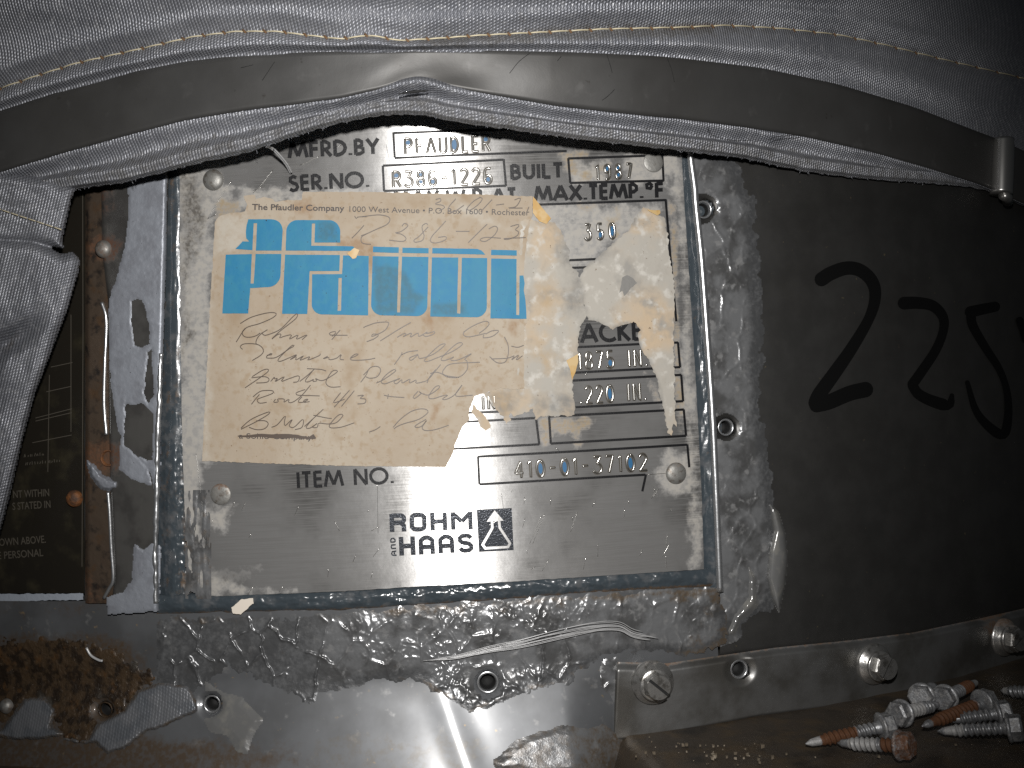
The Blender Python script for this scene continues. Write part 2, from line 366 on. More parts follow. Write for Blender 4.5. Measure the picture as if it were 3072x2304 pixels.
def tubes(name, lines3, rad, mat, parent=None, n=6, attrs=None, **kw):
    V, F = [], []; b0 = 0
    for li, p in enumerate(lines3):
        p = np.asarray(p, float); m_ = len(p); d = np.gradient(p, axis=0); d /= np.linalg.norm(d, axis=1)[:, None] + 1e-12
        ref = np.where(np.abs(d[:, 1:2]) > .9, [[1., 0, 0]], [[0., 1, 0]])
        a = np.cross(d, ref); a /= np.linalg.norm(a, axis=1)[:, None] + 1e-12; b = np.cross(d, a)
        rr = rad[li] if isinstance(rad, (list, tuple)) else rad
        rr = np.broadcast_to(np.asarray(rr, float), (m_,))
        ang = np.arange(n) * 2 * math.pi / n
        ring = p[:, None] + rr[:, None, None] * (np.cos(ang)[None, :, None] * a[:, None] + np.sin(ang)[None, :, None] * b[:, None])
        V.append(ring.reshape(-1, 3))
        for i in range(m_ - 1):
            for j in range(n):
                k = (j + 1) % n; F.append((b0 + i * n + j, b0 + i * n + k, b0 + (i + 1) * n + k, b0 + (i + 1) * n + j))
        F.append(tuple(b0 + j for j in range(n))[::-1]); F.append(tuple(b0 + (m_ - 1) * n + j for j in range(n)))
        b0 += m_ * n
    return mesh(name, np.vstack(V), F, mat, parent, attrs=attrs, **kw)
def wire(pts, off, step=10.):
    p, _ = resample(pts, step); return P(p[:, 0], p[:, 1], off)
def lathe_vf(prof, n=32):
    prof = np.array(prof, float); a = np.arange(n) * 2 * math.pi / n
    V = np.stack([prof[:, :1] * np.cos(a), prof[:, :1] * np.sin(a), np.repeat(prof[:, 1:], n, 1)], -1).reshape(-1, 3); F = []
    for i in range(len(prof) - 1):
        for j in range(n):
            k = (j + 1) % n; F.append((i * n + j, i * n + k, (i + 1) * n + k, (i + 1) * n + j))
    return V, F
def local(V, fr):
    o, tx, up, nn = fr; return o + V[:, :1] * tx + V[:, 1:2] * up + V[:, 2:3] * nn
def lathe_at(name, prof, fr, mat, parent, n=32, attrs=None, **kw):
    V, F = lathe_vf(prof, n); at = {k: f(V) for k, f in (attrs or {}).items()}
    return mesh(name, local(V, fr), F, mat, parent, at, **kw)

# ------------------------------------------------------------------ stroke letters
def arc(cx, cy, rx, ry, a0, a1, n=14):
    t = np.radians(np.linspace(a0, a1, n)); return [(cx + rx * math.cos(q), cy + ry * math.sin(q)) for q in t]
G = {
 'M': (.92, [[(0, 0), (.17, 1)], [(.17, 1), (.46, .1)], [(.46, .1), (.75, 1)], [(.75, 1), (.92, 0)]]),
 'F': (.42, [[(.05, 0), (.05, 1)], [(.05, .95), (.42, .95)], [(.05, .52), (.40, .52)]]),
 'R': (.50, [[(.05, 0), (.05, 1)], [(.05, .95)] + arc(.22, .70, .22, .25, 90, -90) + [(.05, .45)], [(.2, .45), (.5, 0)]]),
 'D': (.60, [[(.05, 0), (.05, 1)], [(.05, .95)] + arc(.14, .5, .44, .45, 90, -90, 20) + [(.05, .05)]]),
 '.': (.14, [[(.07, .0), (.07, .13)]]),
 'B': (.48, [[(.05, 0), (.05, 1)], [(.05, .95)] + arc(.2, .735, .2, .215, 90, -90) + [(.05, .52)], [(.05, .52)] + arc(.22, .285, .24, .235, 90, -90) + [(.05, .05)]]),
 'Y': (.58, [[(0, 1), (.29, .48)], [(.58, 1), (.29, .48)], [(.29, .5), (.29, 0)]]),
 'S': (.46, [arc(.23, .74, .19, .22, 35, 262, 16) + arc(.22, .26, .22, .25, 80, -150, 18)]),
 'E': (.42, [[(.05, 0), (.05, 1)], [(.05, .95), (.42, .95)], [(.05, .52), (.40, .52)], [(.05, .05), (.42, .05)]]),
 'N': (.68, [[(.05, 0), (.05, 1)], [(.05, 1), (.63, 0)], [(.63, 0), (.63, 1)]]),
 'O': (.92, [arc(.46, .5, .44, .47, 0, 368, 34)]),
 'U': (.56, [[(.05, 1), (.05, .35)] + arc(.28, .33, .23, .28, 180, 360) + [(.51, 1)]]),
 'I': (.10, [[(.05, 0), (.05, 1)]]),
 'L': (.40, [[(.05, 0), (.05, 1)], [(.05, .05), (.40, .05)]]),
 'T': (.46, [[(0, .95), (.46, .95)], [(.23, .95), (.23, 0)]]),
 'A': (.74, [[(0, 0), (.37, 1)], [(.37, 1), (.74, 0)], [(.14, .3), (.60, .3)]]),
 'X': (.64, [[(0, 0), (.62, 1)], [(.02, 1), (.64, 0)]]),
 'P': (.46, [[(.05, 0), (.05, 1)], [(.05, .95)] + arc(.2, .69, .23, .26, 90, -90) + [(.05, .43)]]),
 'o': (.42, [arc(.21, .80, .17, .19, 0, 370, 18)]),
 'J': (.26, [[(.2, 1), (.2, .1)] + arc(.08, .1, .12, .1, 0, -90, 6)]),
 'C': (.72, [arc(.46, .5, .43, .46, 48, 312, 24)]),
 'K': (.54, [[(.05, 0), (.05, 1)], [(.08, .48), (.50, 1)], [(.12, .52), (.54, 0)]]),
 'W': (1.0, [[(0, 1), (.26, 0)], [(.26, 0), (.5, .9)], [(.5, .9), (.74, 0)], [(.74, 0), (1, 1)]]),
 'H': (.62, [[(.05, 0), (.05, 1)], [(.57, 0), (.57, 1)], [(.05, .5), (.57, .5)]]),
 ' ': (.30, []),
}
GS = {   # narrow die stamps: each glyph about .46 wide
 'P': (.42, [[(.03, 0), (.03, 1)], [(.03, 1)] + arc(.2, .73, .22, .27, 90, -90) + [(.03, .46)]]),
 'F': (.38, [[(.03, 0), (.03, 1)], [(.03, 1), (.38, 1)], [(.03, .52), (.32, .52)]]),
 'A': (.50, [[(0, 0), (.25, 1), (.5, 0)], [(.1, .33), (.4, .33)]]),
 'U': (.42, [[(.02, 1), (.02, .25)] + arc(.21, .25, .19, .25, 180, 360) + [(.40, 1)]]),
 'D': (.42, [[(.03, 0), (.03, 1)] + arc(.1, .5, .30, .5, 90, -90, 18) + [(.03, 0)]]),
 'L': (.34, [[(.03, 1), (.03, 0), (.34, 0)]]),
 'E': (.36, [[(.36, 1), (.03, 1), (.03, 0), (.36, 0)], [(.03, .5), (.3, .5)]]),
 'R': (.42, [[(.03, 0), (.03, 1)], [(.03, 1)] + arc(.2, .74, .2, .26, 90, -90) + [(.03, .48)], [(.2, .48), (.42, 0)]]),
 '3': (.40, [[(.02, 1), (.38, 1), (.17, .6)] + arc(.18, .3, .22, .3, 85, -155, 16)]),
 '8': (.40, [arc(.2, .76, .15, .23, 270, -90, 22) + arc(.2, .27, .19, .26, 90, 450, 24)]),
 '6': (.40, [[(.36, .95)] + arc(.22, .68, .2, .32, 75, 175, 10) + [(.02, .3)] + arc(.2, .27, .18, .27, 180, 545, 24)]),
 '9': (.40, [[(.05, .05)] + arc(.18, .32, .2, .32, 255, 355, 10) + [(.38, .7)] + arc(.2, .73, .18, .27, 0, 365, 24)]),
 '-': (.36, [[(.03, .5), (.33, .5)]]),
 '1': (.20, [[(.0, .8), (.13, 1), (.13, 0)]]),
 '2': (.40, [arc(.2, .74, .18, .26, 165, -30, 16) + [(.02, 0), (.40, 0)]]),
 '7': (.38, [[(0, 1), (.38, 1), (.14, 0)]]),
 '5': (.40, [[(.36, 1), (.07, 1), (.05, .58)] + arc(.19, .3, .2, .3, 130, -150, 20)]),
 '4': (.42, [[(.3, 0), (.3, 1), (.0, .3), (.42, .3)]]),
 '0': (.40, [arc(.2, .5, .19, .5, 90, 452, 28)]),
 'I': (.10, [[(.05, 0), (.05, 1)]]),
 'N': (.42, [[(.03, 0), (.03, 1), (.39, 0), (.39, 1)]]),
 '.': (.12, [arc(.06, .06, .04, .04, 0, 380, 8)]),
 ' ': (.40, []),
}
COUNTER = {'P': (.2, .74, .13, .15), 'D': (.2, .5, .14, .34), 'R': (.2, .76, .12, .14), '8': (.2, .28, .10, .13), '6': (.2, .27, .10, .15), '9': (.2, .74, .10, .15), '0': (.2, .5, .11, .32), '5': (.2, .3, .11, .18)}
def layout(text, a, b, h, font, gap=.16):
    tot = sum(font[c][0] for c in text) + gap * (len(text) - 1)
    a = np.array(a, float); b = np.array(b, float); ex = (b - a) / tot; L = np.linalg.norm(b - a)
    up = np.array([(b - a)[1], -(b - a)[0]]) / L * h; x = 0; out = []
    for c in text:
        gw, st = font[c]
        for s in st: out.append([tuple(a + ex * (x + q[0]) + up * q[1]) for q in s])
        x += gw + gap
    return out
def counters(text, a, b, h, font, which, gap=.16):
    tot = sum(font[c][0] for c in text) + gap * (len(text) - 1)
    a = np.array(a, float); b = np.array(b, float); ex = (b - a) / tot; L = np.linalg.norm(b - a)
    up = np.array([(b - a)[1], -(b - a)[0]]) / L * h; x = 0; out = []
    for i, c in enumerate(text):
        if i in which:
            els = [COUNTER[c]] + ([(.2, .76, .08, .11)] if c == '8' else [])
            for cx, cy, rx, ry in els:
                out.append([tuple(a + ex * (x + p) + up * q) for p, q in arc(cx, cy, rx, ry, 0, 345, 16)])
        x += font[c][0] + gap
    return out
def font_text(name, body, a, b, h, off, mat, parent, bold=0., up=None):
    cu = bpy.data.curves.new('tmp', 'FONT'); cu.body = body; cu.offset = bold; cu.resolution_u = 3
    o = bpy.data.objects.new('tmp', cu); COL.objects.link(o); dg = bpy.context.evaluated_depsgraph_get()
    ev = o.evaluated_get(dg); me = ev.to_mesh(); v = np.array([q.co[:2] for q in me.vertices]); F = [list(p.vertices) for p in me.polygons]
    ev.to_mesh_clear(); bpy.data.objects.remove(o); bpy.data.curves.remove(cu)
    x0, x1 = v[:, 0].min(), v[:, 0].max(); a = np.array(a, float); b = np.array(b, float); ex = (b - a) / (x1 - x0); L = np.linalg.norm(b - a)
    upv = np.array(up, float) * h / .7 if up is not None else np.array([(b - a)[1], -(b - a)[0]]) / L * h / .7
    q = a + (v[:, :1] - x0) * ex + v[:, 1:2] * upv
    return mesh(name, P(q[:, 0], q[:, 1], off + 4e-5), F, mat, parent, smooth=False)

# ================================================================== the setting
OFFS = dict(shell=-.004, plate=.004, panel=.0035, flange=.0055, lower=.003, warn=.0015, strip=.003, fl=.0060)
gx, gy = np.meshgrid(np.arange(-400, 3501, 30), np.arange(-500, 2500, 30))
mesh('wall', P(gx, gy, OFFS['shell']).reshape(-1, 3), gridfaces(*gx.shape), M['shell'], kind='structure')
ZL = -.135
s_ = np.linspace(-.30, .42, 240); o_ = np.r_[np.linspace(-.006, .06, 60), np.linspace(.065, .22, 24)]
gs, go = np.meshgrid(s_, o_)
hz = ZL + .0008 * (fbm(gs * 120, go * 120, 3) - .5) - .02 * go - .04 * sstep(-.085, -.06, gs) * sstep(.095, .075, gs)
V = cyl(gs, hz, go).reshape(-1, 3)
mesh('ledge_ground', V, gridfaces(*gs.shape), M['ledge'], kind='structure', uv=(V[:, 0] * 1000, V[:, 1] * 1000))

# ================================================================== screw holes
def hole(px, py, r, base, parent, mat, rust=0.):
    fr = frame_at(px, py, base)
    lip = lathe_at('screw_hole', [(r * 1.30, -.0011), (r * 1.18, -.00095), (r * 1.06, -.0012), (r * .98, -.0020), (r * .96, -.003)], fr, mat, parent, 36,
                   {'rust': lambda V: np.full(len(V), rust)})
    lathe_at('bore', [(r * .97, -.0024), (r * .82, -.0032), (r * .93, -.0038), (r * .78, -.0044), (r * .9, -.0052), (r * .75, -.0058), (r * .7, -.0064), (1e-5, -.0068)], fr, M['hole'], lip, 28)  # bore coloured black so the flash leaves its depth dark
    return lip
def dent(gx, gy, holes):
    d = 0 * gx
    for x, y, r in holes:
        q = np.hypot(gx - x, gy - y); d = d - np.where(q < r * 1.12, .009, .0013 * sstep(r * 2.3, r * 1.1, q))
    return d
CUTS[:] = [(632, 2115, 21), (1464, 2050, 25), (310, 2132, 19), (2115, 627, 22), (2182, 1282, 21), (2222, 2010, 23), (318, 1375, 19)]

# ================================================================== right cladding panel
panel = thing('cladding_panel', 'dark stainless cladding sheet with handwritten black number at right', 'metal panel', P(2600, 1200, .0))
trim_line = smooth_line([(2066, 380), (2071, 468), (2083, 560), (2088, 625), (2103, 768), (2117, 953), (2136, 1231), (2147, 1462), (2154, 1629), (2160, 1775)], 10)
def trimx(y): return np.interp(y, trim_line[:, 1], trim_line[:, 0])
bend = [(1830, 1985), (2000, 1990), (2164, 1966), (2326, 1943), (2557, 1920), (2742, 1897), (2941, 1855), (3072, 1825), (3260, 1780)]
def bendy(x): return np.interp(x, [q[0] for q in bend], [q[1] for q in bend])
xs = np.linspace(0, 1, 240); ys = np.linspace(360, 2120, 290)
g1, gy = np.meshgrid(xs, ys); gx = trimx(gy) + g1 * (3300 - trimx(gy))
ho = dent(gx, gy, CUTS)
yb = bendy(gx)
of = OFFS['panel'] + .0006 * (fbm(gx / 420, gy / 420, 21, 2) - .5) + ho - .004 * sstep(-5, 30, gy - yb)
V = P(gx, gy, of).reshape(-1, 3)
mesh('sheet', V, gridfaces(*gx.shape, keep=((gy < yb + 60)[:-1, :-1])), M['panel'], panel)
tubes('edge_trim', [P(trim_line[:, 0], trim_line[:, 1], OFFS['panel'] + .0012)], .0014 * (1 + .15 * (fbm(trim_line[:, 1] / 30, trim_line[:, 0] * 0, 4) - .5)), M['trim'], panel, 12)
dig = [
 (smooth_line(t6((900, 150), (960, 112), (1060, 78), (1150, 92), (1225, 160), (1248, 260), (1210, 400), (1100, 590), (990, 750), (890, 890), (862, 950))), [(0, 42), (.3, 38), (.5, 31), (.8, 40), (1, 44)],
  smooth_line(t6((868, 965), (950, 945), (1080, 890), (1185, 865))), [(0, 44), (1, 46)]),
 (smooth_line(t6((1435, 305), (1520, 303), (1620, 322), (1685, 390), (1690, 480), (1640, 610), (1540, 760), (1490, 830))), [(0, 38), (.5, 27), (1, 31)],
  smooth_line(t6((1490, 840), (1530, 895), (1620, 940), (1725, 965), (1745, 905))), [(0, 30), (.7, 36), (1, 14)]),
 (smooth_line(t6((2025, 328), (1940, 345), (1865, 362))), [(0, 30), (1, 34)],
  smooth_line(t6((1868, 370), (1880, 450), (1960, 590), (2050, 730), (2100, 870), (2110, 1030), (2080, 1155), (1990, 1110), (1900, 1000), (1845, 820))), [(0, 30), (.4, 20), (.7, 30), (1, 14)]),
 (smooth_line(t6((2185, 420), (2205, 470), (2225, 540))), [(0, 24), (1, 24)], None, None)]
for a, wa, b, wb in dig:
    o = ribbons('marker_digit', [a], wa, OFFS['panel'] + .0004, M['marker'], panel, 8, True)
    if b is not None: ribbons('stroke', [b], wb, OFFS['panel'] + .00042, M['marker'], o, 8, True)
hole(2115, 627, .0027, OFFS['panel'] + .0004, panel, M['trim'])
hole(2182, 1282, .0026, OFFS['panel'] + .0004, panel, M['trim'])
# clear sealant smeared down the trim
rpoly = [(2075, 470), (2205, 466), (2240, 560), (2272, 602), (2275, 768), (2289, 1000), (2289, 1231), (2318, 1416), (2330, 1536), (2345, 1640), (2340, 1760), (2320, 1830), (2250, 1850), (2195, 1940), (2120, 1960), (2080, 1900), (2110, 1780), (2150, 1700), (2140, 1400), (2120, 1000)]
def residue_h(gx, gy, poly, amp, seed, edge=22., cell=46., rough=1., web=0.):
    wx = gx + 26 * (fbm(gx / 40, gy / 40, seed) - .5); wy = gy + 26 * (fbm(gx / 40, gy / 40, seed + 7) - .5)
    m = sd(poly, gx, gy) + 46 * (fbm(gx / 34, gy / 34, seed + 3) - .5)
    f1, f2 = worley(wx / cell, wy / (cell * 1.5), seed); g1_, g2_ = worley(wx / (cell * .34), wy / (cell * .42), seed + 5)
    rid = np.exp(-((f2 - f1) / .11) ** 2); fine = np.exp(-((g2_ - g1_) / .2) ** 2)
    rough_zone = sstep(.42, .62, fbm(gx / 90, gy / 70, seed + 11, 3))
    body = np.clip(m / edge, -1, 1); lump = fbm(gx / 110, gy / 110, seed + 13, 3)
    bp = np.clip(body, 0, 1)
    rid = rid * (1 - web) + web * np.exp(-((f2 - f1) / .055) ** 2) * sstep(.30, .55, fbm(gx / 26, gy / 40, seed + 29, 2))
    h = (.30 - .20 * web) * body + bp * ((.28 - .24 * web) * lump + (.42 + .35 * web) * rid * np.maximum(web * .8, sstep(.38, .62, fbm(gx / 70, gy / 70, seed + 19, 2))) + rough * rough_zone * (.22 * fine + .34 * (fbm(gx / 9, gy / 9, seed + 17, 3) - .5)) + .10 * (fbm(gx / 16, gy / 16, seed + 23, 2) - .5))
    return amp * (h - .04)
field('sealant_residue', 2070, 2370, 440, 1970, 3.2, lambda x, y: OFFS['panel'] + .0003 + 0 * x, lambda x, y: residue_h(x, y, rpoly, .0009, 31, 60., 60., .7) * sstep(0, 22, x - trimx(y)), M['residue'], panel,
      attrs={'dirt': lambda x, y: .6 * sstep(1700, 1900, y) * sstep(2260, 2120, x) - .1, 'edge': lambda x, y: .9 * sstep(75, 5, sd(rpoly, x, y)) * sstep(20, 90, x - trimx(y))})
dpoly = t9((560, -60), (620, 0), (665, 140), (682, 300), (662, 480), (625, 650), (585, 570), (545, 430), (560, 250), (590, 120))
field('sealant_drip', 2280, 2380, 1490, 1850, 3, OFFS['panel'] + .0004, lambda x, y: .0032 * np.sqrt(np.clip(sd(dpoly, x, y) / 26, 0, 1) * (2 - np.clip(sd(dpoly, x, y) / 26, 0, 1)) + 1e-4) - .00035, M['drip'], panel)
dp2 = t9((420, 330), (470, 420), (490, 600), (440, 660), (380, 700), (330, 800), (290, 790), (340, 660), (420, 560), (430, 440))
field('sealant_drip', 2160, 2300, 1660, 1920, 3, OFFS['panel'] + .0006, lambda x, y: .0016 * np.clip(sd(dp2, x, y) / 14, -.2, 1) + .0004 * (fbm(x / 12, y / 12, 8) - .5), M['drip'], panel)
# flange with the fasteners
fl_bot = [(1830, 2217), (1900, 2207), (2048, 2184), (2279, 2138), (2650, 2091), (2900, 2045), (3072, 2010), (3260, 1960)]
def botx(x): return np.interp(x, [q[0] for q in fl_bot], [q[1] for q in fl_bot])
fx, ft = np.meshgrid(np.linspace(0, 1, 330), np.linspace(0, 1, 70))
px0 = 1848 - 12 * ft; gx = px0 + fx * (3260 - px0); gy = bendy(gx) + ft * (botx(gx) + 14 - bendy(gx))
of = OFFS['flange'] - .0022 * sstep(.12, 0, ft) - .002 * sstep(.95, 1, ft) - .002 * sstep(.004, 0, fx) + .0007 * (fbm(gx / 260, gy / 260, 33, 2) - .5) + dent(gx, gy, CUTS)
mesh('flange', P(gx, gy, of).reshape(-1, 3), gridfaces(*gx.shape), M['flange'], panel,
     {'rust': (.62 * sstep(.07, .0, ft) + .45 * sstep(.93, 1, ft) + .75 * (sstep(70, 20, np.hypot(gx - 1990, (gy - 1972) * 1.6)) + sstep(60, 10, np.hypot(gx - 2985, gy - 1880))) - .08).ravel()})
hole(2222, 2010, .0029, OFFS['flange'] + .0002, panel, M['trim'])
# mid patch of sealant along the flange edge
mpoly = t8((1680, 960), (1780, 950), (1800, 1100), (1840, 1220), (1790, 1480), (1740, 1490), (1690, 1400), (1560, 1380), (1560, 1240), (1650, 1180))
field('sealant_residue', 1690, 1900, 1960, 2250, 3, OFFS['flange'] - .0022, lambda x, y: residue_h(x, y, mpoly, .0016, 57), M['residue'], panel, attrs={'dirt': lambda x, y: .5 * sstep(2150, 2230, y)})

# ================================================================== lower sheet
lower = thing('lower_sheet', 'pale stainless sheet below the nameplate, crusted with sealant and rust', 'metal sheet', P(900, 2050, 0))
s_ = np.linspace(-.262, .185, 560); z_ = np.r_[np.linspace(-.068, -.108, 50), np.linspace(-.1085, -.172, 90)]
gs, gz = np.meshgrid(s_, z_)
FLZ, FLA = -.104, .46
def flare(z, s):
    d = np.maximum(FLZ - z, 0); d2 = np.maximum(-.1 - z, 0); x0 = -.001 + (z + .1) * -.36
    return FLA * d * d / (d + .012) * (1 - sstep(.070, .098, s)) + .0005 * sstep(-.106, -.120, z) * np.exp(-((s - x0 - .022) / .0052) ** 2)
def s_of(V): return np.arctan2(V[..., 0] - AX, R - V[..., 1]) * R
off = OFFS['lower'] + flare(gz, gs)
off = off + .0007 * (fbm(gs * 22, gz * 22, 41, 2) - .5)
V = cyl(gs, gz, off); qx, qy = to_px(V)
off = off + dent(qx, qy, CUTS)
V = cyl(gs, gz, off)
bead_top = [(-200, 1810), (300, 1812), (486, 1815), (700, 1808), (1024, 1802), (1255, 1788), (1533, 1768), (1811, 1748), (2130, 1732), (2300, 1720)]
def beady(x): return np.interp(x, [q[0] for q in bead_top], [q[1] for q in bead_top])
rustz = sstep(560, 300, qx) * sstep(1850, 1960, qy) * .95 + .72 * sstep(2170, 2260, qy) * sstep(1150, 650, qx) + .38 * sstep(1880, 1830, qy) * sstep(700, 420, qx)
keep = (qy > beady(qx) - 14) & (qx < 2150) & ((qx < 1856) | (qy < bendy(qx) + 40))
spots = .44 * sstep(2165, 2225, qy) * sstep(850, 1000, qx) * sstep(1560, 1380, qx)
Vc, F, at, _ = compact(V.reshape(-1, 3), gridfaces(*gs.shape, keep=keep[:-1, :-1]), {'rust': rustz.ravel() - .05, 'spots': spots.ravel()})
mesh('sheet', Vc, F, M['lower'], lower, at)
def LB(x, y, add=.0002):
    o = OFFS['lower'] + add + 0 * np.asarray(x, float)
    for _ in range(4): q = P(x, y, o); o = OFFS['lower'] + add + flare(q[..., 2], s_of(q))
    return o
crust = [(470, 1850), (640, 1845), (1024, 1835), (1255, 1818), (1533, 1800), (1811, 1785), (2150, 1765), (2190, 1830), (2180, 1930), (2090, 1965), (2000, 1960), (1880, 1960), (1790, 1985), (1740, 2010), (1700, 2050), (1620, 2060), (1560, 2075), (1510, 2095), (1440, 2125), (1405, 2140), (1360, 2100), (1300, 2070), (1260, 2035), (1200, 2040), (1100, 2050), (1000, 2075), (930, 2110), (860, 2090), (780, 2040), (690, 2010), (640, 2050), (560, 2090), (480, 2120), (440, 2060), (470, 1950)]
field('sealant_crust', 470, 2215, 1760, 2160, 2.8, lambda x, y: LB(x, y) + .0014 * sstep(2040, 2150, x), lambda x, y: residue_h(x, y, crust, .0013, 61, 40, 74, .12 + sstep(1000, 1200, x) * sstep(1760, 1600, x) + .6 * sstep(1950, 1860, y) * sstep(900, 1050, x), sstep(1080, 900, x) + .6 * sstep(1500, 1600, x) * sstep(1850, 1930, y)), M['residue'], lower,
      attrs={'dirt': lambda x, y: .30 * sstep(.5, .75, fbm(x / 60, y / 40, 5)) + .45 * sstep(1960, 2100, x) * fbm(x / 40, y / 30, 6) * 1.6 + .4 * np.exp(-((sd(crust, x, y) - 4) / 10) ** 2) * sstep(1000, 1200, x) + .3 * np.exp(-((y - beady(x) - 50) / 18) ** 2) - .1, 'edge': lambda x, y: np.maximum(.9 * sstep(60, 0, sd(crust, x, y)) * (y > beady(x) + 80), .62 * sstep(1080, 900, x))})
sm = t8((-60, 980), (250, 960), (560, 1090), (420, 1130), (200, 1110), (-80, 1130))
smear = t7((1330, 1100), (1450, 1180), (1560, 1200), (1700, 1350), (1640, 1450), (1600, 1560), (1540, 1550), (1480, 1450), (1360, 1420), (1320, 1330))
field('sealant_smear', 580, 820, 2030, 2290, 4, LB, lambda x, y: .0007 * np.clip(sd(smear, x, y) / 26 + .4 * (fbm(x / 30, y / 30, 77) - .5), -.3, .8), M['drip'], lower)
smear2 = t8((1000, 1620), (1120, 1480), (1280, 1410), (1480, 1385), (1600, 1400), (1700, 1360), (1760, 1440), (1850, 1480), (1900, 1560), (1800, 1660), (1400, 1700), (1000, 1700))
field('sealant_smear', 1480, 1910, 2160, 2330, 3, lambda x, y: LB(x, y, .0006), lambda x, y: .0009 * np.clip(sd(smear2, x, y) / 40 + .6 * (fbm(x / 60, y / 40, 94) - .5), -.3, .6) + .00028 * (fbm(x / 40, y / 26, 95, 2) - .5), M['residue'], lower, attrs={'dirt': lambda x, y: .42 + .2 * sstep(1700, 1850, x)})
rg = t7((-60, 860), (300, 830), (560, 850), (700, 900), (850, 980), (1010, 1080), (900, 1160), (800, 1280), (640, 1370), (560, 1480), (430, 1450), (350, 1290), (280, 1200), (160, 1210), (80, 1300), (-60, 1420))
field('rust_scale', -60, 500, 1880, 2240, 3.2, LB, lambda x, y: .0003 * np.clip((sd(rg, x, y) + 60 * (fbm(x / 14, y / 14, 12) - .5)) / 14, -.3, .5) + .0003 * (fbm(x / 9, y / 9, 14, 4) - .5) * (sd(rg, x, y) > -6), M['rustgrit'], lower)
for p_, dp in ((t7((-60, 1440), (20, 1400), (100, 1290), (160, 1215), (290, 1205), (350, 1290), (325, 1400), (420, 1440), (300, 1465), (100, 1475)), 1),
           (t7((420, 1470), (560, 1490), (640, 1370), (800, 1290), (900, 1160), (1030, 1110), (1220, 1130), (1290, 1280), (1050, 1390), (950, 1420), (830, 1515), (700, 1560), (620, 1495), (500, 1490)), 2)):
    xs_ = [q[0] for q in p_]; ys_ = [q[1] for q in p_]
    field('paint_flap', min(xs_) - 10, max(xs_) + 10, min(ys_) - 10, max(ys_) + 10, 3, lambda x, y: LB(x, y, .0008),
          lambda x, y: .0014 * np.clip((sd(p_, x, y) + 10 * (fbm(x / 16, y / 16, dp) - .5)) / 9, -.4, .7) + .0004 * (fbm(x / 22, y / 22, 19 + dp) - .5), M['paintweave'], lower, attrs={'dirt': lambda x, y: .5 * np.exp(-((sd(p_, x, y)) / 9) ** 2) + .1})
hole(632, 2115, .0026, float(LB(632, 2115)) + .0004, lower, M['trim'])
hole(1464, 2050, .0031, float(LB(1464, 2050)) + .0008, lower, M['trim'])
hole(310, 2132, .0024, float(LB(310, 2132)) + .0008, lower, M['rustgrit'], .9)
lathe_at('bump', [(.0030, 0), (.0028, .0012), (.0018, .0022), (1e-5, .0026)], frame_at(22, 2118, float(LB(22, 2118))), M['rivet'], lower, 20, {'rust': lambda V: .35 + 0 * V[:, 0]})

# ================================================================== sealant bead round the nameplate
bead = thing('sealant_bead', 'glossy dark slate sealant bead along nameplate left and bottom edges', 'sealant', P(1000, 1800, 0))
def bead_h(x, y): return np.sqrt(np.clip(1 - ((y - beady(x)) / 34) ** 2, 0, 1)) - .25
field('bottom_bead', 470, 2140, 1690, 1850, 3, OFFS['lower'] - .0012, lambda x, y: .0034 * bead_h(x, y) + .0012 * (fbm(x / 30, y / 14, 6, 4) - .5), M['bead'], bead,
      attrs={'dirt': lambda x, y: .62 * sstep(8, 30, y - beady(x)) - .05 + .15 * sstep(1500, 1900, x)})
field('side_bead', 470, 575, 500, 1820, 3, -.001, lambda x, y: .0032 + .0009 * np.cos((x - 518) / 15) + .0006 * (fbm(x / 20, y / 90, 16, 3) - .5) + .0005 * sstep(1200, 1500, y) * (fbm(x / 7, y / 14, 18, 3) - .5), M['bead'], bead, cull=None, attrs={'dirt': lambda x, y: .30 + .5 * (fbm(x / 14, y / 70, 27, 3) - .5) + .2 * sstep(535, 560, x)})

field('side_bead', 2030, 2165, 440, 1780, 3, .0005, lambda x, y: .0022 + .0016 * sstep(40, 5, trimx(y) - x) * sstep(600, 1700, y) + .0006 * (fbm(x / 12, y / 50, 24, 4) - .5) - .004 * (x > trimx(y) + 4), M['bead'], bead, attrs={'dirt': lambda x, y: .25 + .3 * (fbm(x / 20, y / 80, 25) - .5)}, cull=None)

# ================================================================== nameplate
plate = thing('nameplate', 'brushed metal nameplate with engraved black lettering and stamped numbers', 'nameplate', P(1330, 1100, 0))
pl = [(538, 300), (540, 900), (546, 1300), (553, 1500), (566, 1700), (590, 1788), (671, 1788), (1024, 1774), (1255, 1759), (1533, 1745), (1811, 1727), (2112, 1708), (2106, 1500), (2088, 1150), (2072, 900), (2056, 650), (2045, 470), (2037, 300)]
smears = [[(530, 500), (640, 510), (700, 560), (690, 600), (650, 640), (640, 700), (640, 1390), (600, 1400), (605, 1790), (550, 1790), (530, 1400)],
          [(1985, 450), (2050, 470), (2112, 1708), (2074, 1708), (2066, 1420), (2040, 1250), (2046, 900), (2030, 640)],
          t7((1340, 360), (1500, 440), (1720, 500), (1900, 500), (1880, 530), (1440, 545), (1300, 540), (1280, 380)), t7((1280, -20), (1500, -40), (1480, 130), (1330, 90)),
          [(1600, 600), (1990, 620), (1900, 700), (1780, 780), (1700, 820), (1600, 700)], [(1900, 430), (2040, 440), (2040, 560), (1900, 560), (1860, 500)],
          [(1720, 480), (1830, 480), (1830, 545), (1720, 548)], [(725, 560), (1110, 572), (1110, 612), (720, 625)],
          [(1975, 1370), (2020, 1340), (2100, 1370), (2090, 1490), (2010, 1500), (1965, 1450)]]
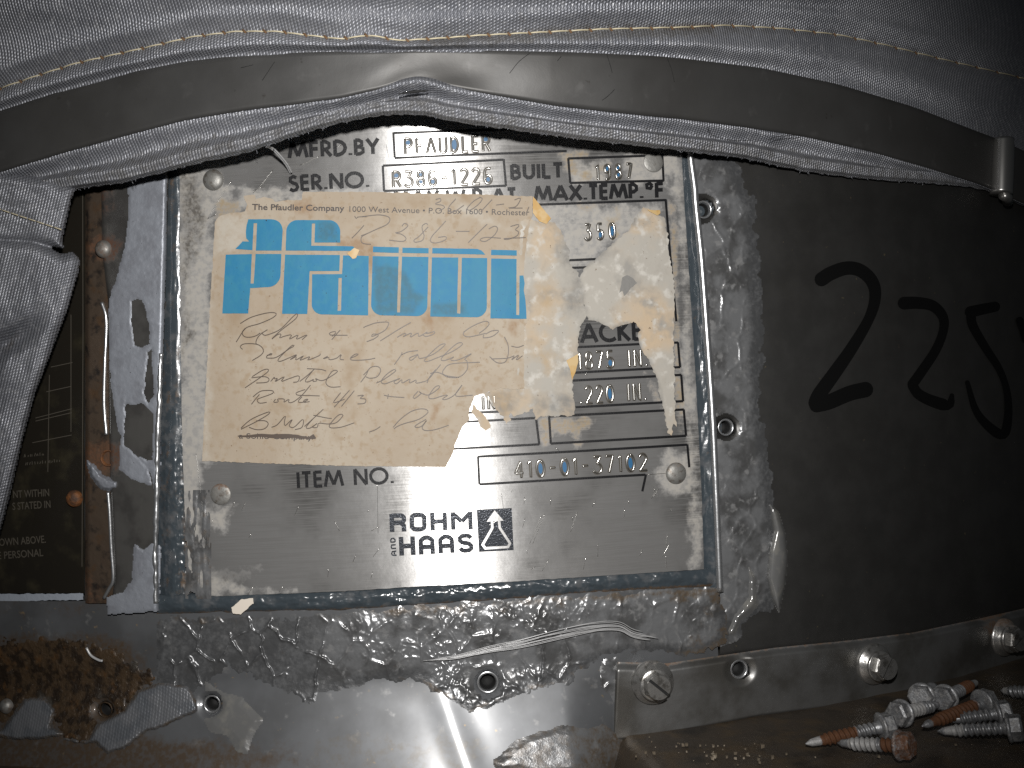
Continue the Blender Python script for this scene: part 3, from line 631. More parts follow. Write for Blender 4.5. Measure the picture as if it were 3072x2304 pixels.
glues = [pb((880, 175), (1180, 150), (1260, 190), (1180, 240), (1110, 260), (1090, 320), (1110, 390), (1010, 370), (990, 290), (940, 230)), pb((1130, 370), (1240, 350), (1240, 450), (1140, 455)), pb((1300, 290), (1410, 290), (1400, 370), (1300, 370)),
         rb((180, 850), (320, 870), (560, 860), (700, 870), (770, 920), (720, 1000), (640, 1010), (600, 1100), (500, 1040), (400, 1050), (330, 1000), (300, 1180), (230, 1180), (190, 1000)),
         ra((900, 180), (1030, 190), (1010, 420), (1040, 520), (960, 560), (880, 330), (1000, 300)), ra((620, 170), (900, 170), (700, 260), (600, 240)), ra((1540, 160), (1610, 170), (1640, 700), (1650, 1659), (1590, 1659), (1560, 700)),
         rb((1590, 0), (1655, 0), (1690, 700), (1660, 1040), (1600, 850)), rb((1300, 420), (1430, 560), (1480, 800), (1380, 640)), [(640, 600), (720, 600), (720, 650), (650, 690)], rb((560, 1130), (650, 1140), (640, 1200), (570, 1200))]
grimes = [t7((1360, 380), (1500, 380), (1700, 340), (1640, 420), (1480, 480), (1360, 450)), [(536, 520), (600, 520), (630, 640), (560, 900), (600, 1000), (540, 1100)], [(2040, 470), (2075, 470), (2112, 1500), (2095, 1500)]]
def union(ps, x, y, soft=26.):
    m = np.full(np.shape(x), -9.)
    for p_ in ps: m = np.maximum(m, np.clip(sd(p_, x, y) / soft, -2, 1))
    return .5 + .35 * m
plate_wob = lambda x, y: .00022 * (fbm(x / 200, y / 600, 71, 2) - .5)
xs = np.linspace(0, 1, 300); ys = np.linspace(300, 1800, 300)
sheet('plate', pl, OFFS['plate'], .0022, 8, M['plate'], plate, jag=1.5, edge=10, wob=plate_wob,
      attrs={'smear': lambda x, y: union(smears, x, y) - .12, 'glue': lambda x, y: union(glues, x, y, 16) - .10, 'grime': lambda x, y: union(grimes, x, y) - .22})
OP = OFFS['plate'] + .00013
def engraved(text, a, b, h, wdt=11.3):
    ribbons('engraved_lettering', layout(text, a, b, h, G), wdt, OP, M['ink'], plate, 10, raise_=6e-5)
engraved('MFRD.BY', (868, 474), (1136, 461), 46); engraved('SER.NO.', (869, 573), (1107, 560), 45, 10.5)
engraved('BUILT', (1534, 538), (1688, 532), 43); engraved('MAX.TEMP.oF', (1606, 603), (1990, 592), 44)
engraved('MAX.W', (1180, 622), (1394, 614), 46); engraved('P', (1420, 612), (1446, 611), 46); engraved('AT', (1478, 611), (1548, 608), 44)
engraved('J', (1722, 1031), (1736, 1030), 55, 11.5); engraved('ACKET', (1745, 1028), (1964, 1017), 56, 11.5)
engraved('ITEM NO.', (893, 1464), (1181, 1449), 47, 9.5)
boxes = [[pa((1475, 135), (1490, 415)), [(1184, 474), (1380, 465), (1700, 453)], [(1181, 399), (1500, 388), (1850, 375)]],
         [pa((1358, 505), (1372, 788)), [(1149, 497), (1511, 479)], [(1152, 573), (1518, 557)], [(1511, 477), (1518, 558)]],
         [pb((1026, 235), (1045, 470)), pb((1026, 238), (1930, 207)), pb((1042, 470), (1935, 448)), pb((1918, 210), (1930, 450))],
         [[(1610, 614), (1998, 600)], [(1997, 598), (2011, 768), (2029, 964)], [(1700, 781), (1990, 768)], [(1700, 804), (1990, 794)]],
         [rb((560, 145), (1225, 112), (1640, 95)), rb((1638, 92), (1660, 352)), rb((560, 408), (1360, 365), (1662, 350))],
         [rb((478, 493), (1400, 445), (1675, 430)), rb((1672, 430), (1692, 705)), rb((478, 772), (1475, 715), (1692, 703))],
         [rb((300, 862), (1480, 800), (1700, 790)), rb((1698, 788), (1722, 1062)), rb((318, 1143), (1722, 1063)), rb((302, 862), (320, 1145))],
         [[(1300, 1242), (1498, 1235), (1589, 1226)], [(1300, 1271), (1606, 1254)], [(1608, 1254), (1618, 1334)], [(1300, 1350), (1618, 1333)]],
         [[(1433, 1370), (1760, 1352), (2062, 1334)], [(1434, 1369), (1438, 1453)], [(1438, 1453), (1936, 1424)], [(1938, 1423), (1927, 1474)], [(2062, 1333), (2068, 1402)]]]
for bx in boxes: ribbons('border_line', bx, 7.0, OP - .00002, M['ink'], plate, 12, raise_=5e-5)
def stamped(text, a, b, h, blue=(), gap=.24):
    ln = layout(text, a, b, h, GS, gap)
    g = ribbons('stamp_groove_shade', ln, 9.5, OP - .00004, M['groove'], plate, 5, raise_=3e-5)  # flat dark ribbon under the ridge: groove shade put into the colour
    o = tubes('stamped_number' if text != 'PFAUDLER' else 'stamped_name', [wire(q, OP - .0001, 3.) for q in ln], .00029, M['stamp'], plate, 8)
    for q in counters(text, a, b, h, GS, blue, gap): sheet('blue_fill', q, OP + .00006, .0002, 8, M['blue_enamel'], o)
stamped('PFAUDLER', (1215, 463), (1470, 453), 47, (0, 4, 7)); stamped('R386-1226', (1179, 562), (1476, 550), 46, (0, 2, 3, 8))
stamped('1987', (1790, 540), (1896, 535), 44, (1, 2), .45); stamped('350', (1757, 721), (1846, 716), 47, (1, 2), .5)
stamped('1875 IN.', (1735, 1109), (1943, 1098), 51, (3,)); stamped('.220 IN.', (1740, 1212), (1940, 1200), 51, (3,))
stamped('410-01-37102', (1547, 1435), (1942, 1411), 50, (2, 4, 10)); stamped('IN', (1448, 1229), (1486, 1227), 40)
# block lettering of the owner with its flask emblem
lg = {'R': (.62, [[(.08, 0), (.08, 1)], [(.08, .9), (.45, .9), (.53, .82), (.53, .58), (.45, .5), (.08, .5)], [(.36, .5), (.52, .4), (.52, 0)]]),
      'O': (.66, [[(.2, .9), (.46, .9), (.56, .8), (.56, .2), (.46, .1), (.2, .1), (.1, .2), (.1, .8), (.2, .9), (.3, .9)]]),
      'H': (.66, [[(.1, 0), (.1, 1)], [(.56, 0), (.56, 1)], [(.1, .5), (.56, .5)]]),
      'M': (.84, [[(.1, 0), (.1, 1)], [(.74, 0), (.74, 1)], [(.1, .92), (.42, .45)], [(.42, .45), (.74, .92)]]),
      'A': (.66, [[(.1, 0), (.1, .75), (.25, .9), (.42, .9), (.56, .75), (.56, 0)], [(.1, .4), (.56, .4)]]),
      'S': (.64, [[(.54, .74), (.46, .9), (.2, .9), (.1, .8), (.1, .62), (.2, .53), (.44, .48), (.54, .38), (.54, .2), (.44, .1), (.18, .1), (.1, .26)]]),
      'N': (.62, [[(.1, 0), (.1, .8), (.2, .9), (.42, .9), (.52, .8), (.52, 0)]]), 'D': (.62, [[(.1, .1), (.1, .9), (.42, .9), (.52, .78), (.52, .22), (.42, .1), (.1, .1)]])}
logo = ribbons('logo_lettering', layout('ROHM', (1170, 1596), (1420, 1588), 54, lg, .1), 14, OP, M['logo_metal'], plate, 8, raise_=8e-5)
ribbons('logo_lettering', layout('HAAS', (1198, 1667), (1422, 1656), 56, lg, .12), 14, OP, M['logo_metal'], plate, 8, raise_=8e-5)
ribbons('logo_lettering', layout('AND', (1190, 1668), (1186, 1612), 16, lg, .14), 4.5, OP, M['logo_metal'], plate, 6, raise_=8e-5)
em = sheet('emblem', [(1430, 1529), (1535, 1524), (1541, 1650), (1437, 1656)], OP + .00004, .0002, 20, M['logo_metal'], plate)
fo = ribbons('flask_outline', [[(1476, 1560), (1477, 1584), (1448, 1634), (1456, 1645), (1524, 1641), (1530, 1630), (1499, 1583), (1497, 1560)][i:i + 2] for i in range(7)], 7.5, OP + .00007, M['plate'], em, 8, raise_=8e-5, cap=True)
sheet('arrow_head', [(1484, 1531), (1511, 1562), (1460, 1565)], OP + .00016, .0001, 12, M['plate'], em)
rivs = [(640, 540, .0040, .0), (662, 1483, .0040, .30), (2028, 1420, .0042, .06), (1960, 486, .0040, .0)]
for (x, y, r, ru), hh in zip(rivs, (.0017, .0006, .0015, .0005)):
    fr = frame_at(x, y, OFFS['plate'] + .0001)
    lathe_at('rivet', [(r, 0), (r * .98, .22 * hh), (r * .88, .52 * hh), (r * .6, .84 * hh), (r * .3, .97 * hh), (1e-5, hh)], fr, M['rivet'], plate, 30, {'rust': lambda V: ru + .35 * (V[:, 1] > r * .55) * (ru > .05) + 0 * V[:, 0]})
rng = random.Random(4)
scr = [t1((1770, 1100), (1680, 1215), (1640, 1250)), t1((1640, 1235), (1700, 1215)), t1((1500, 1170), (1440, 1260), (1345, 1420)), t1((1345, 1418), (1410, 1385)), pa((440, 500), (660, 400)), pa((820, 300), (905, 280)), t7((1270, -380), (1300, -140), (1350, 340)),
       rb((680, 400), (695, 440)), rb((360, 1180), (405, 1215)), [(1132, 1450), (1134, 1600)], [(1504, 1480), (1515, 1560)], t8((1300, 20), (1220, 205)), t8((1320, 10), (1240, 205)), t8((1530, 0), (1485, 130)), t8((1190, 40), (1175, 100)), pa((1395, 270), (1440, 490)), rb((1320, 1465), (1530, 1450))]
for k in range(26):
    x, y = rng.uniform(1380, 2040), rng.uniform(1440, 1700); a = rng.gauss(1.9, .5); l = rng.uniform(8, 46); scr.append([(x, y), (x + l * math.cos(a), y + l * math.sin(a))])
for k in range(14):
    x, y = rng.uniform(620, 1180), rng.uniform(1490, 1760); a = rng.gauss(1.7, .5); l = rng.uniform(8, 36); scr.append([(x, y), (x + l * math.cos(a), y + l * math.sin(a))])
for q in scr: tubes('scratch', [wire(q, OP - .00002, 8.)], .00008, M['stamp'], plate, 5)
field('adhesive_ridge', 556, 640, 1470, 1796, 3, OFFS['plate'], lambda x, y: .0010 * (fbm(x / 9, y / 60, 81, 4) - .42) * sstep(558, 570, x) * sstep(634 , 612, x), M['residue'], plate, attrs={'dirt': lambda x, y: .35 + 0 * x})

# ================================================================== paper label and torn remains
label = thing('paper_label', 'torn tan paper label with blue block logo and pencil handwriting', 'label', P(1100, 1000, .004))
ml = [(730, 588), (766, 583), (766, 598), (792, 590), (819, 597), (826, 607), (858, 600), (905, 600), (908, 575), (1000, 575), (1152, 577), (1380, 582), (1597, 589), (1597, 642), (1586, 690), (1578, 740), (1572, 800), (1571, 828), (1573, 885), (1582, 917), (1588, 955), (1574, 980), (1572, 1065), (1572, 1137), (1574, 1166), (1548, 1168), (1500, 1165), (1455, 1178), (1423, 1188), (1416, 1209), (1406, 1241), (1409, 1257), (1387, 1279), (1377, 1306), (1366, 1333), (1357, 1361), (1339, 1401), (1180, 1399), (1024, 1397), (800, 1390), (606, 1383), (612, 1270), (617, 1185), (623, 1050), (630, 907), (639, 777), (645, 668), (655, 650), (690, 640), (735, 634), (742, 613)]
stains = [[(850, 598), (935, 600), (945, 630), (935, 655), (880, 640)], [(1010, 715), (1070, 705), (1130, 725), (1140, 790), (1120, 830), (1090, 800), (1060, 760), (1000, 745)], [(1300, 1215), (1330, 1200), (1300, 1300), (1292, 1260)], [(1530, 950), (1560, 960), (1545, 1010), (1520, 985)], [(1280, 900), (1310, 960), (1295, 1010), (1270, 960)]]
bares = [[(645, 640), (745, 640), (745, 700), (740, 730), (720, 750), (690, 760), (640, 770)], [(606, 900), (635, 900), (632, 1380), (606, 1383)], [(1340, 600), (1380, 590), (1480, 650), (1530, 690), (1480, 690), (1380, 640)]]
PO = OFFS['plate'] + .00035
pwob = lambda x, y: .00022 * (fbm(x / 46, y / 160, 61, 3) - .5) + .0002 * np.exp(-((sd(ml, x, y)) / 6) ** 2) * vn(x / 30, y / 30, 5)
sheet('paper', ml, PO, .00028, 9, M['paper'], label, jag=2.5, edge=4, wob=pwob, attrs={'stain': lambda x, y: union(stains, x, y, 18) - .12, 'bare': lambda x, y: union(bares, x, y, 20) - .1})
PI = PO + .00022
def rc(cx, cy, r, a0, a1, n=9): return [(cx + r * math.cos(math.radians(a)), cy + r * math.sin(math.radians(a))) for a in np.linspace(a0, a1, n)]
blues = [
 la((600, 405), (890, 405), *rc(893, 542, 136, -90, 0), (1015, 795), (695, 795), (710, 455), (668, 455), (652, 790), (440, 775), (480, 735), (530, 680), (610, 682), (575, 640), (570, 560), (580, 480)),
 la((320, 845), (645, 838), (630, 1205), (668, 1205), (692, 838), (1012, 838), *rc(842, 1090, 160, 0, 88), (625, 1262), (600, 1578), (278, 1578)),
 la(*rc(1215, 556, 141, 180, 270), *rc(1603, 558, 142, -90, 0), (1745, 695), (1425, 695), (1432, 458), (1393, 458), (1385, 735), (1900, 742), (1990, 800), (1065, 795)),
 la((1058, 845), (1740, 850), (1733, 1050), (1365, 1050), (1335, 1585), (1022, 1582)),
 la((1395, 1090), (1768, 1088), (1780, 855), (2100, 862), (2092, 1602), (1770, 1594), (1755, 1545), (1765, 1135), (1725, 1135), (1712, 1545), (1720, 1593), *rc(1520, 1460, 130, 90, 180)),
 la((1712, 1545), (1755, 1545), (1770, 1594), (1720, 1593)),
 lb((80, 745), (400, 755), (398, 825), (78, 815)), lb((445, 758), (772, 765), (770, 830), (443, 825)),
 lb((75, 865), (398, 870), (378, 1565), (415, 1565), (440, 870), (770, 875), *rc(622, 1478, 133, 0, 90), *rc(190, 1465, 135, 90, 180)),
 lb((818, 762), (1380, 775), (1430, 795), (1475, 845), (815, 830)),
 lb((812, 880), (1140, 882), (1125, 1575), (1165, 1580), (1185, 885), (1500, 888), *rc(1360, 1490, 135, 0, 88), (792, 1615)),
 lb((1550, 785), (1868, 792), (1868, 858), (1548, 850)),
 lb((1550, 893), (1865, 900), (1862, 1595), (1898, 1600), (1902, 1105), (1950, 1105), (1965, 1200), (1955, 1290), (1975, 1400), (1985, 1520), (1990, 1645), (1540, 1638))]
lstain = [lb((80, 745), (150, 745), (160, 960), (400, 970), (500, 1040), (530, 1150), (620, 1280), (740, 1380), (600, 1610), (100, 1600), (60, 1000)), lb((800, 1430), (1250, 1440), (1300, 1620), (800, 1615)), la((1440, 410), (1700, 420), (1745, 690), (1440, 690))]
for i, bpoly in enumerate(blues):
    sheet('blue_block', bpoly, PI + i * 1e-6, .0002, 9, M['print_blue'], label, edge=6, jag=.5, seed=i, wob=pwob, attrs={'stain': lambda x, y: union(lstain, x, y, 18) - .12})
font_text('printed_line', 'The Pfaudler Company', (756, 629), (1033, 633), 17.5, PI, M['print_black'], label, .018)
font_text('printed_line', '1000 West Avenue \u2022 P.O. Box 1600 \u2022 Rochester', (1048, 635), (1588, 646), 17, PI, M['print_black'], label)
font_text('printed_line', 'a Sohio Company', (717, 1315), (937, 1319), 16, PI, M['print_black'], label, .006)
ribbons('strike_out', [smooth_line(ha((470, 1610), (600, 1612), (760, 1600), (900, 1612), (1100, 1605), (1260, 1625), (1440, 1640))), smooth_line(ha((800, 1595), (1000, 1618), (1200, 1610), (1300, 1630))), smooth_line(ha((1330, 1650), (1440, 1600), (1390, 1650)))], [(0, 3), (.2, 8), (.5, 12), (.8, 9), (1, 3)], PI + .00003, M['pen'], label, 10)
H = []
H += [lb((-60, 372), (0, 365), (150, 350), (260, 370), (290, 410), (250, 470), (120, 530), (0, 585), (-70, 612)), la((1925, 365), (1945, 400), (1960, 378), (2074, 372)), la((2040, 480), (1960, 570), (1890, 640)), la((2074, 585), (2010, 625), (2010, 690), (2060, 712), (2130, 715))]
H += [lb((440, 490), (470, 455), (515, 480), (480, 520), (420, 560), (355, 575), (430, 590), (490, 640), (450, 680), (280, 665)), lb((760, 475), (740, 455), (690, 490), (700, 560), (715, 610), (690, 670), (600, 690), (590, 660), (650, 620), (765, 500)), lb((985, 425), (900, 520), (810, 620), (795, 680), (850, 700), (940, 680), (990, 650), (980, 620), (890, 630)), lb((1110, 555), (1280, 555)), lb((1500, 465), (1390, 570), (1265, 695)), lb((1520, 525), (1590, 490), (1630, 520), (1590, 600), (1480, 680), (1410, 660), (1480, 630), (1670, 640)), lb((1790, 495), (1880, 470), (1895, 490), (1850, 535), (1890, 560), (1870, 610), (1760, 655), (1710, 645), (1980, 632))]
H += [lb((860, 160), (915, 145), (920, 180), (850, 215), (940, 230), (970, 260), (900, 300)), lb((1110, 150), (1030, 240), (1020, 300), (1090, 310), (1210, 230)), lb((1420, 130), (1330, 180), (1250, 270), (1290, 290), (1390, 220), (1440, 150), (1400, 128)), lb((1560, 160), (1420, 310)), lb((1610, 228), (1710, 215)), lb((1840, 165), (1910, 140), (1900, 190), (1850, 250), (1760, 265), (1940, 265)), lb((2020, 250), (1995, 310))]
H += [ha((500, 210), (640, 130), (850, 75), (950, 85), (900, 140), (740, 210), (600, 250), (540, 300), (450, 440)), ha((565, 265), (525, 320), (550, 370), (620, 380), (700, 360), (750, 325)), ha((840, 285), (770, 330), (720, 380), (695, 440), (705, 470)), ha((770, 320), (790, 350), (840, 350), (1000, 280), (1150, 130), (1210, 85), (1190, 150), (1000, 300), (890, 405), (960, 350), (1010, 340), (990, 390), (1040, 370), (1140, 350), (1110, 405), (1220, 350), (1200, 405), (1335, 348), (1270, 410)), ha((1835, 355), (1700, 355), (1620, 350), (1610, 330), (1660, 310), (1695, 320), (1640, 370)), ha((1745, 290), (1690, 350), (1640, 410))]
H += [hb_((-40, 260), (0, 240), (120, 200), (250, 190), (275, 210), (230, 290), (120, 350), (60, 370), (80, 340), (150, 350), (90, 400), (0, 435)), hb_((550, 195), (400, 280), (170, 425)), hb_((380, 380), (470, 330), (490, 345), (450, 375), (560, 325), (540, 380), (640, 325), (650, 370), (760, 310), (740, 335), (845, 308), (830, 340), (740, 370), (700, 350)), hb_((1400, 330), (1480, 270), (1525, 210), (1480, 180), (1360, 220), (1240, 290), (1200, 340), (1260, 375), (1400, 350), (1480, 330)), hb_((1460, 350), (1450, 385), (1560, 370), (1645, 300), (1560, 300), (1480, 340))]
H += [ha((530, 530), (500, 500), (540, 465), (650, 460), (740, 480), (790, 540), (760, 600), (650, 670)), ha((830, 605), (900, 595), (880, 582), (820, 630), (880, 640), (960, 625), (1100, 530), (1170, 490), (1150, 480), (1060, 560), (970, 660), (1000, 680), (1100, 640), (1210, 595), (1120, 660), (1200, 620), (1190, 665), (1290, 610), (1240, 668), (1370, 620), (1340, 665), (1480, 610), (1500, 585)), ha((1590, 615), (1530, 650), (1600, 630), (1610, 660), (1700, 640), (1760, 590), (1740, 650), (1790, 660)), ha((1880, 640), (1970, 595), (1930, 590), (1870, 640), (1900, 665), (2070, 660), (2180, 640))]
H += [hb_((440, 565), (430, 600), (345, 720)), hb_((430, 600), (520, 560), (640, 545)), hb_((640, 590), (530, 640), (560, 665), (640, 600), (660, 645), (830, 590), (970, 480), (960, 460), (880, 500), (720, 660), (760, 680), (850, 645), (1060, 560), (1190, 470), (1160, 445), (1080, 490), (930, 640), (960, 670), (1050, 640), (1090, 620), (1040, 660), (1100, 670), (1190, 640), (1310, 580), (1220, 650), (1250, 680), (1250, 780), (1160, 870), (1030, 880), (950, 840), (960, 780), (1060, 710), (1410, 690)), hb_((1715, 375), (1760, 480), (1760, 600), (1720, 690), (1620, 695), (1530, 620)), hb_((1550, 650), (1750, 640), (1840, 610), (1800, 665), (1890, 600), (1860, 665), (1940, 610)), hb_((1800, 490), (1880, 505), (1955, 480))]
H += [ha((650, 870), (780, 790), (850, 780), (820, 830), (560, 1010)), ha((640, 885), (800, 870), (860, 900), (830, 940), (700, 950)), ha((880, 930), (930, 870), (925, 900), (970, 890), (930, 935), (1050, 870), (1010, 930), (1110, 895), (1230, 860), (1220, 930), (1160, 940)), ha((1240, 930), (1330, 860), (1420, 780)), ha((1330, 770), (1500, 780), (1570, 800)), ha((1400, 800), (1310, 920), (1350, 935), (1420, 900), (1400, 930), (1460, 920), (1430, 890), (1520, 920), (1640, 860), (1715, 800), (1650, 800), (1580, 900), (1570, 960), (1630, 1000), (1750, 995))]
H += [ha((2000, 940), (2060, 860), (2090, 800)), hb_((-40, 850), (0, 810), (60, 750), (140, 745), (175, 790), (130, 870), (40, 890), (-10, 870)), hb_((120, 950), (220, 900), (360, 800), (330, 785), (240, 850), (180, 930), (220, 960), (310, 930), (420, 890), (340, 930), (370, 960), (440, 905), (440, 950), (540, 900), (530, 950), (620, 910), (610, 950), (700, 935), (770, 900), (920, 720)), hb_((750, 950), (780, 880), (860, 780)), hb_((790, 830), (880, 815), (1000, 860), (1150, 880))]
H += [ha((640, 1215), (690, 1150), (740, 1090)), ha((660, 1120), (760, 1050), (900, 1045), (900, 1080), (740, 1140), (710, 1160), (740, 1200), (830, 1190)), ha((940, 1150), (915, 1190), (980, 1180), (960, 1150), (1050, 1150), (1040, 1190), (1110, 1150), (1100, 1190), (1160, 1185), (1270, 1100), (1375, 975)), ha((1310, 1030), (1200, 1070), (1215, 1100), (1350, 1105), (1490, 1110)), ha((1270, 1120), (1220, 1180), (1280, 1190), (1350, 1150), (1300, 1160), (1290, 1190), (1365, 1180)), ha((1750, 1070), (1660, 1190), (1720, 1180), (1800, 1150)), ha((1860, 1040), (1670, 1250)), ha((1920, 1045), (1760, 1240)), ha((1960, 1110), (2040, 1100), (1990, 1140), (2060, 1150), (2050, 1200), (1960, 1210))]
H += [hb_((215, 1100), (300, 1118), (470, 1130)), hb_((270, 1085), (260, 1145)), hb_((640, 1050), (580, 1120), (600, 1140), (680, 1075), (650, 1060), (760, 1100), (880, 1030), (910, 985), (850, 1000), (770, 1120), (820, 1145), (940, 1110), (1010, 1100), (940, 1150), (1000, 1150), (1100, 1090), (1190, 970), (1110, 1080), (1130, 1115), (1320, 1100))]
H += [ha((510, 1510), (640, 1400), (850, 1310), (850, 1340), (700, 1430), (510, 1525)), ha((700, 1420), (810, 1420), (850, 1460), (800, 1520), (700, 1530), (610, 1500)), ha((890, 1500), (960, 1470), (1060, 1360), (1050, 1430), (1060, 1480), (1150, 1400), (1110, 1480), (1170, 1500), (1280, 1400), (1270, 1500), (1180, 1530)), ha((1300, 1490), (1400, 1400), (1535, 1275)), ha((1410, 1350), (1580, 1385), (1640, 1390)), ha((1400, 1400), (1320, 1500), (1370, 1510), (1460, 1450), (1400, 1500), (1460, 1500), (1480, 1450), (1600, 1460), (1700, 1440), (1780, 1350), (1720, 1350), (1620, 1460), (1620, 1505), (1750, 1500), (1920, 1445))]
H += [hb_((30, 1560), (110, 1530), (170, 1490)), hb_((330, 1500), (420, 1400), (560, 1300), (700, 1270), (765, 1310), (650, 1400), (480, 1450), (380, 1490), (340, 1520)), hb_((740, 1400), (620, 1470), (600, 1500), (680, 1490), (750, 1410), (690, 1500), (730, 1540), (850, 1530), (1020, 1475))]
for q in H: ribbons('pen_stroke', [smooth_line(q, 5)], 2.5, PI + .00004, M['pen'], label, 5)
wr = lambda x, y: .00025 * (fbm(x / 30, y / 30, 91, 3) - .5)
thins = [[(1640, 660), (1720, 680), (1770, 860), (1740, 900), (1690, 820), (1660, 740)], [(1680, 860), (1760, 880), (1750, 960), (1690, 940)], [(1600, 1200), (1730, 1170), (1730, 1250), (1600, 1250)], [(1460, 1180), (1560, 1180), (1560, 1250), (1480, 1240)]]
tans = [[(1600, 830), (1660, 830), (1680, 930), (1610, 960)], [(1590, 1000), (1630, 1010), (1680, 1060), (1640, 1120), (1590, 1080)], [(1470, 1170), (1540, 1180), (1520, 1260), (1490, 1220)]]
w_sc = [(1560, 655), (1597, 660), (1640, 672), (1662, 668), (1690, 710), (1704, 745), (1712, 790), (1740, 830), (1760, 860), (1752, 900), (1760, 940), (1740, 985), (1733, 1040), (1736, 1062), (1720, 1100), (1716, 1145), (1722, 1190), (1726, 1246), (1690, 1250), (1640, 1247), (1605, 1256), (1598, 1226), (1570, 1240), (1551, 1246), (1541, 1249), (1530, 1226), (1531, 1262), (1520, 1270), (1507, 1248), (1486, 1226), (1462, 1197), (1455, 1180), (1500, 1150), (1540, 1140), (1556, 1100), (1556, 985), (1560, 900), (1556, 830), (1560, 760)]
o = sheet('torn_paper_scrap', w_sc, OFFS['plate'] + .0003, .0002, 9, M['scrap'], None, jag=8, edge=4, wob=wr, seed=3, attrs={'thin': lambda x, y: np.maximum(union(thins, x, y, 40) - .10, .52 * sstep(26, 0, sd(w_sc, x, y)) * (x > 1600)), 'tan': lambda x, y: union(tans, x, y, 30) - .14}); tag(o, 'torn greyish paper backing right of blue logo, dripping over boxes', 'paper scrap', 'torn paper remains')
b_sc = [(1930, 621), (1950, 628), (1977, 647), (1991, 650), (2003, 699), (2008, 774), (2017, 800), (2023, 878), (2020, 1040), (2023, 1116), (2026, 1231), (2030, 1280), (2020, 1272), (2014, 1307), (2006, 1304), (1994, 1246), (1985, 1203), (1965, 1121), (1948, 1084), (1919, 1036), (1913, 1011), (1922, 990), (1900, 966), (1866, 975), (1838, 990), (1800, 968), (1765, 960), (1756, 930), (1746, 880), (1738, 830), (1752, 806), (1777, 782), (1806, 757), (1849, 722), (1885, 690), (1906, 655)]
o = sheet('torn_paper_scrap', b_sc, OFFS['plate'] + .00042, .0003, 9, M['scrap'], None, jag=6, edge=4, wob=wr, seed=8, attrs={'thin': lambda x, y: .52 * sstep(22, 0, sd(b_sc, x, y)) * (x < 2000)}); tag(o, 'pale creamy torn paper scrap tapering down beside right border line', 'paper scrap', 'torn paper remains')
mkp = sheet('grey_patch', ra((1060, 940), (1110, 915), (1160, 940), (1215, 1000), (1160, 1040), (1110, 1100), (1080, 1130), (1060, 1080), (1030, 1100), (1050, 1000)), OFFS['plate'] + .00062, .0002, 9, M['greypatch'], o, jag=2, edge=4)
o = sheet('torn_paper_scrap', hb_((1330, 1220), (1420, 1310), (1530, 1440), (1540, 1510), (1480, 1545), (1410, 1490), (1380, 1400), (1300, 1310)), OFFS['plate'] + .0003, .0002, 9, M['scrap'], None, jag=3, edge=4, wob=wr); tag(o, 'small drip shaped paper scrap at the lower tear of the label', 'paper scrap', 'torn paper remains')
o = sheet('tape_piece', [(1599, 589), (1653, 655), (1640, 672), (1618, 664), (1598, 638)], OFFS['plate'] + .0007, .0003, 9, M['tape'], None, jag=1, edge=5); tag(o, 'yellowed tape corner folded at top right of paper label', 'tape')
o = sheet('tape_piece', ra((1320, 240), (1450, 245), (1455, 275), (1425, 298), (1360, 265)), OFFS['plate'] + .0009, .0003, 9, M['tape'], None, jag=1, edge=5); tag(o, 'small yellow curl on top tip of pale scrap', 'tape')
o = sheet('tape_piece', rb((600, 215), (480, 280), (520, 380), (540, 485), (575, 400), (605, 300)), OFFS['plate'] + .0006, .0002, 9, M['tape'], None, jag=1, edge=5); tag(o, 'orange stained paper wedge left of the stamped 1875 box', 'tape')
o = sheet('tape_piece', la((1830, 830), (1920, 760), (1985, 790), (1940, 890), (1900, 900)), PI + .0004, .0003, 9, M['tape'], None, jag=1, edge=5); tag(o, 'pale curled tape flake on the paper above the blue logo', 'tape')
o = sheet('paint_flake', t7((1500, 620), (1560, 570), (1640, 558), (1642, 592), (1560, 662), (1510, 658)), OFFS['plate'] + .001, .0005, 8, M['flake'], None, jag=3, edge=4); tag(o, 'cream flake stuck on dark sealant below nameplate corner', 'flake')

# ================================================================== left: warning plate, strip and painted flange
warn = thing('warning_plate', 'dark enamelled plate with faded white text behind the fabric flap', 'sign plate', P(100, 1400, 0))
sheet('plate', [(-150, 540), (262, 540), (257, 900), (252, 1400), (254, 1779), (-150, 1781)], OFFS['warn'], .001, 24, M['warn'], warn)
sheet('lower_edge', t7((-200, 532), (250, 530), (538, 528), (538, 566), (480, 572), (300, 572), (100, 580), (-200, 590)), OFFS['warn'] + .0004, .001, 10, M['warn_edge'], warn, jag=3, edge=5)
for body, a, b, h in (('NT WITHIN', (40, 1494), (148, 1488), 22), ('S STATED IN', (38, 1530), (152, 1523), 22), ('OWN ABOVE.', (-2, 1638), (138, 1628), 22), ('E PERSONAL', (-6, 1678), (130, 1668), 22)):
    font_text('etched_text', body, a, b, h, OFFS['warn'] + .0002, M['warn_text'], warn, .01)
rt = random.Random(2)
for yy0, x0_, x1_ in ((1372, 72, 136), (1396, 76, 182)):       # worn lines of small print, no longer legible
    tk = []; x_ = x0_
    while x_ < x1_:
        y_ = yy0 - .1 * (x_ - x0_); tk.append([(x_, y_), (x_ + rt.uniform(-2, 3), y_ - rt.uniform(4, 10))]); x_ += rt.uniform(4, 9)
    ribbons('worn_print', tk, 2.2, OFFS['warn'] + .0002, M['warn_text'], warn, 6)
ribbons('etched_grid', [t4((460, 380), (460, 1140)), t4((320, 770), (310, 1400)), t4((330, 720), (470, 690)), t4((300, 880), (460, 845)), t4((230, 1050), (465, 990)), t4((210, 1210), (465, 1160)), t4((230, 1070), (465, 1015)), [(18 + 230, 560), (249, 1000), (246, 1700)]], 2.2, OFFS['warn'] + .0002, M['warn_text'], warn)
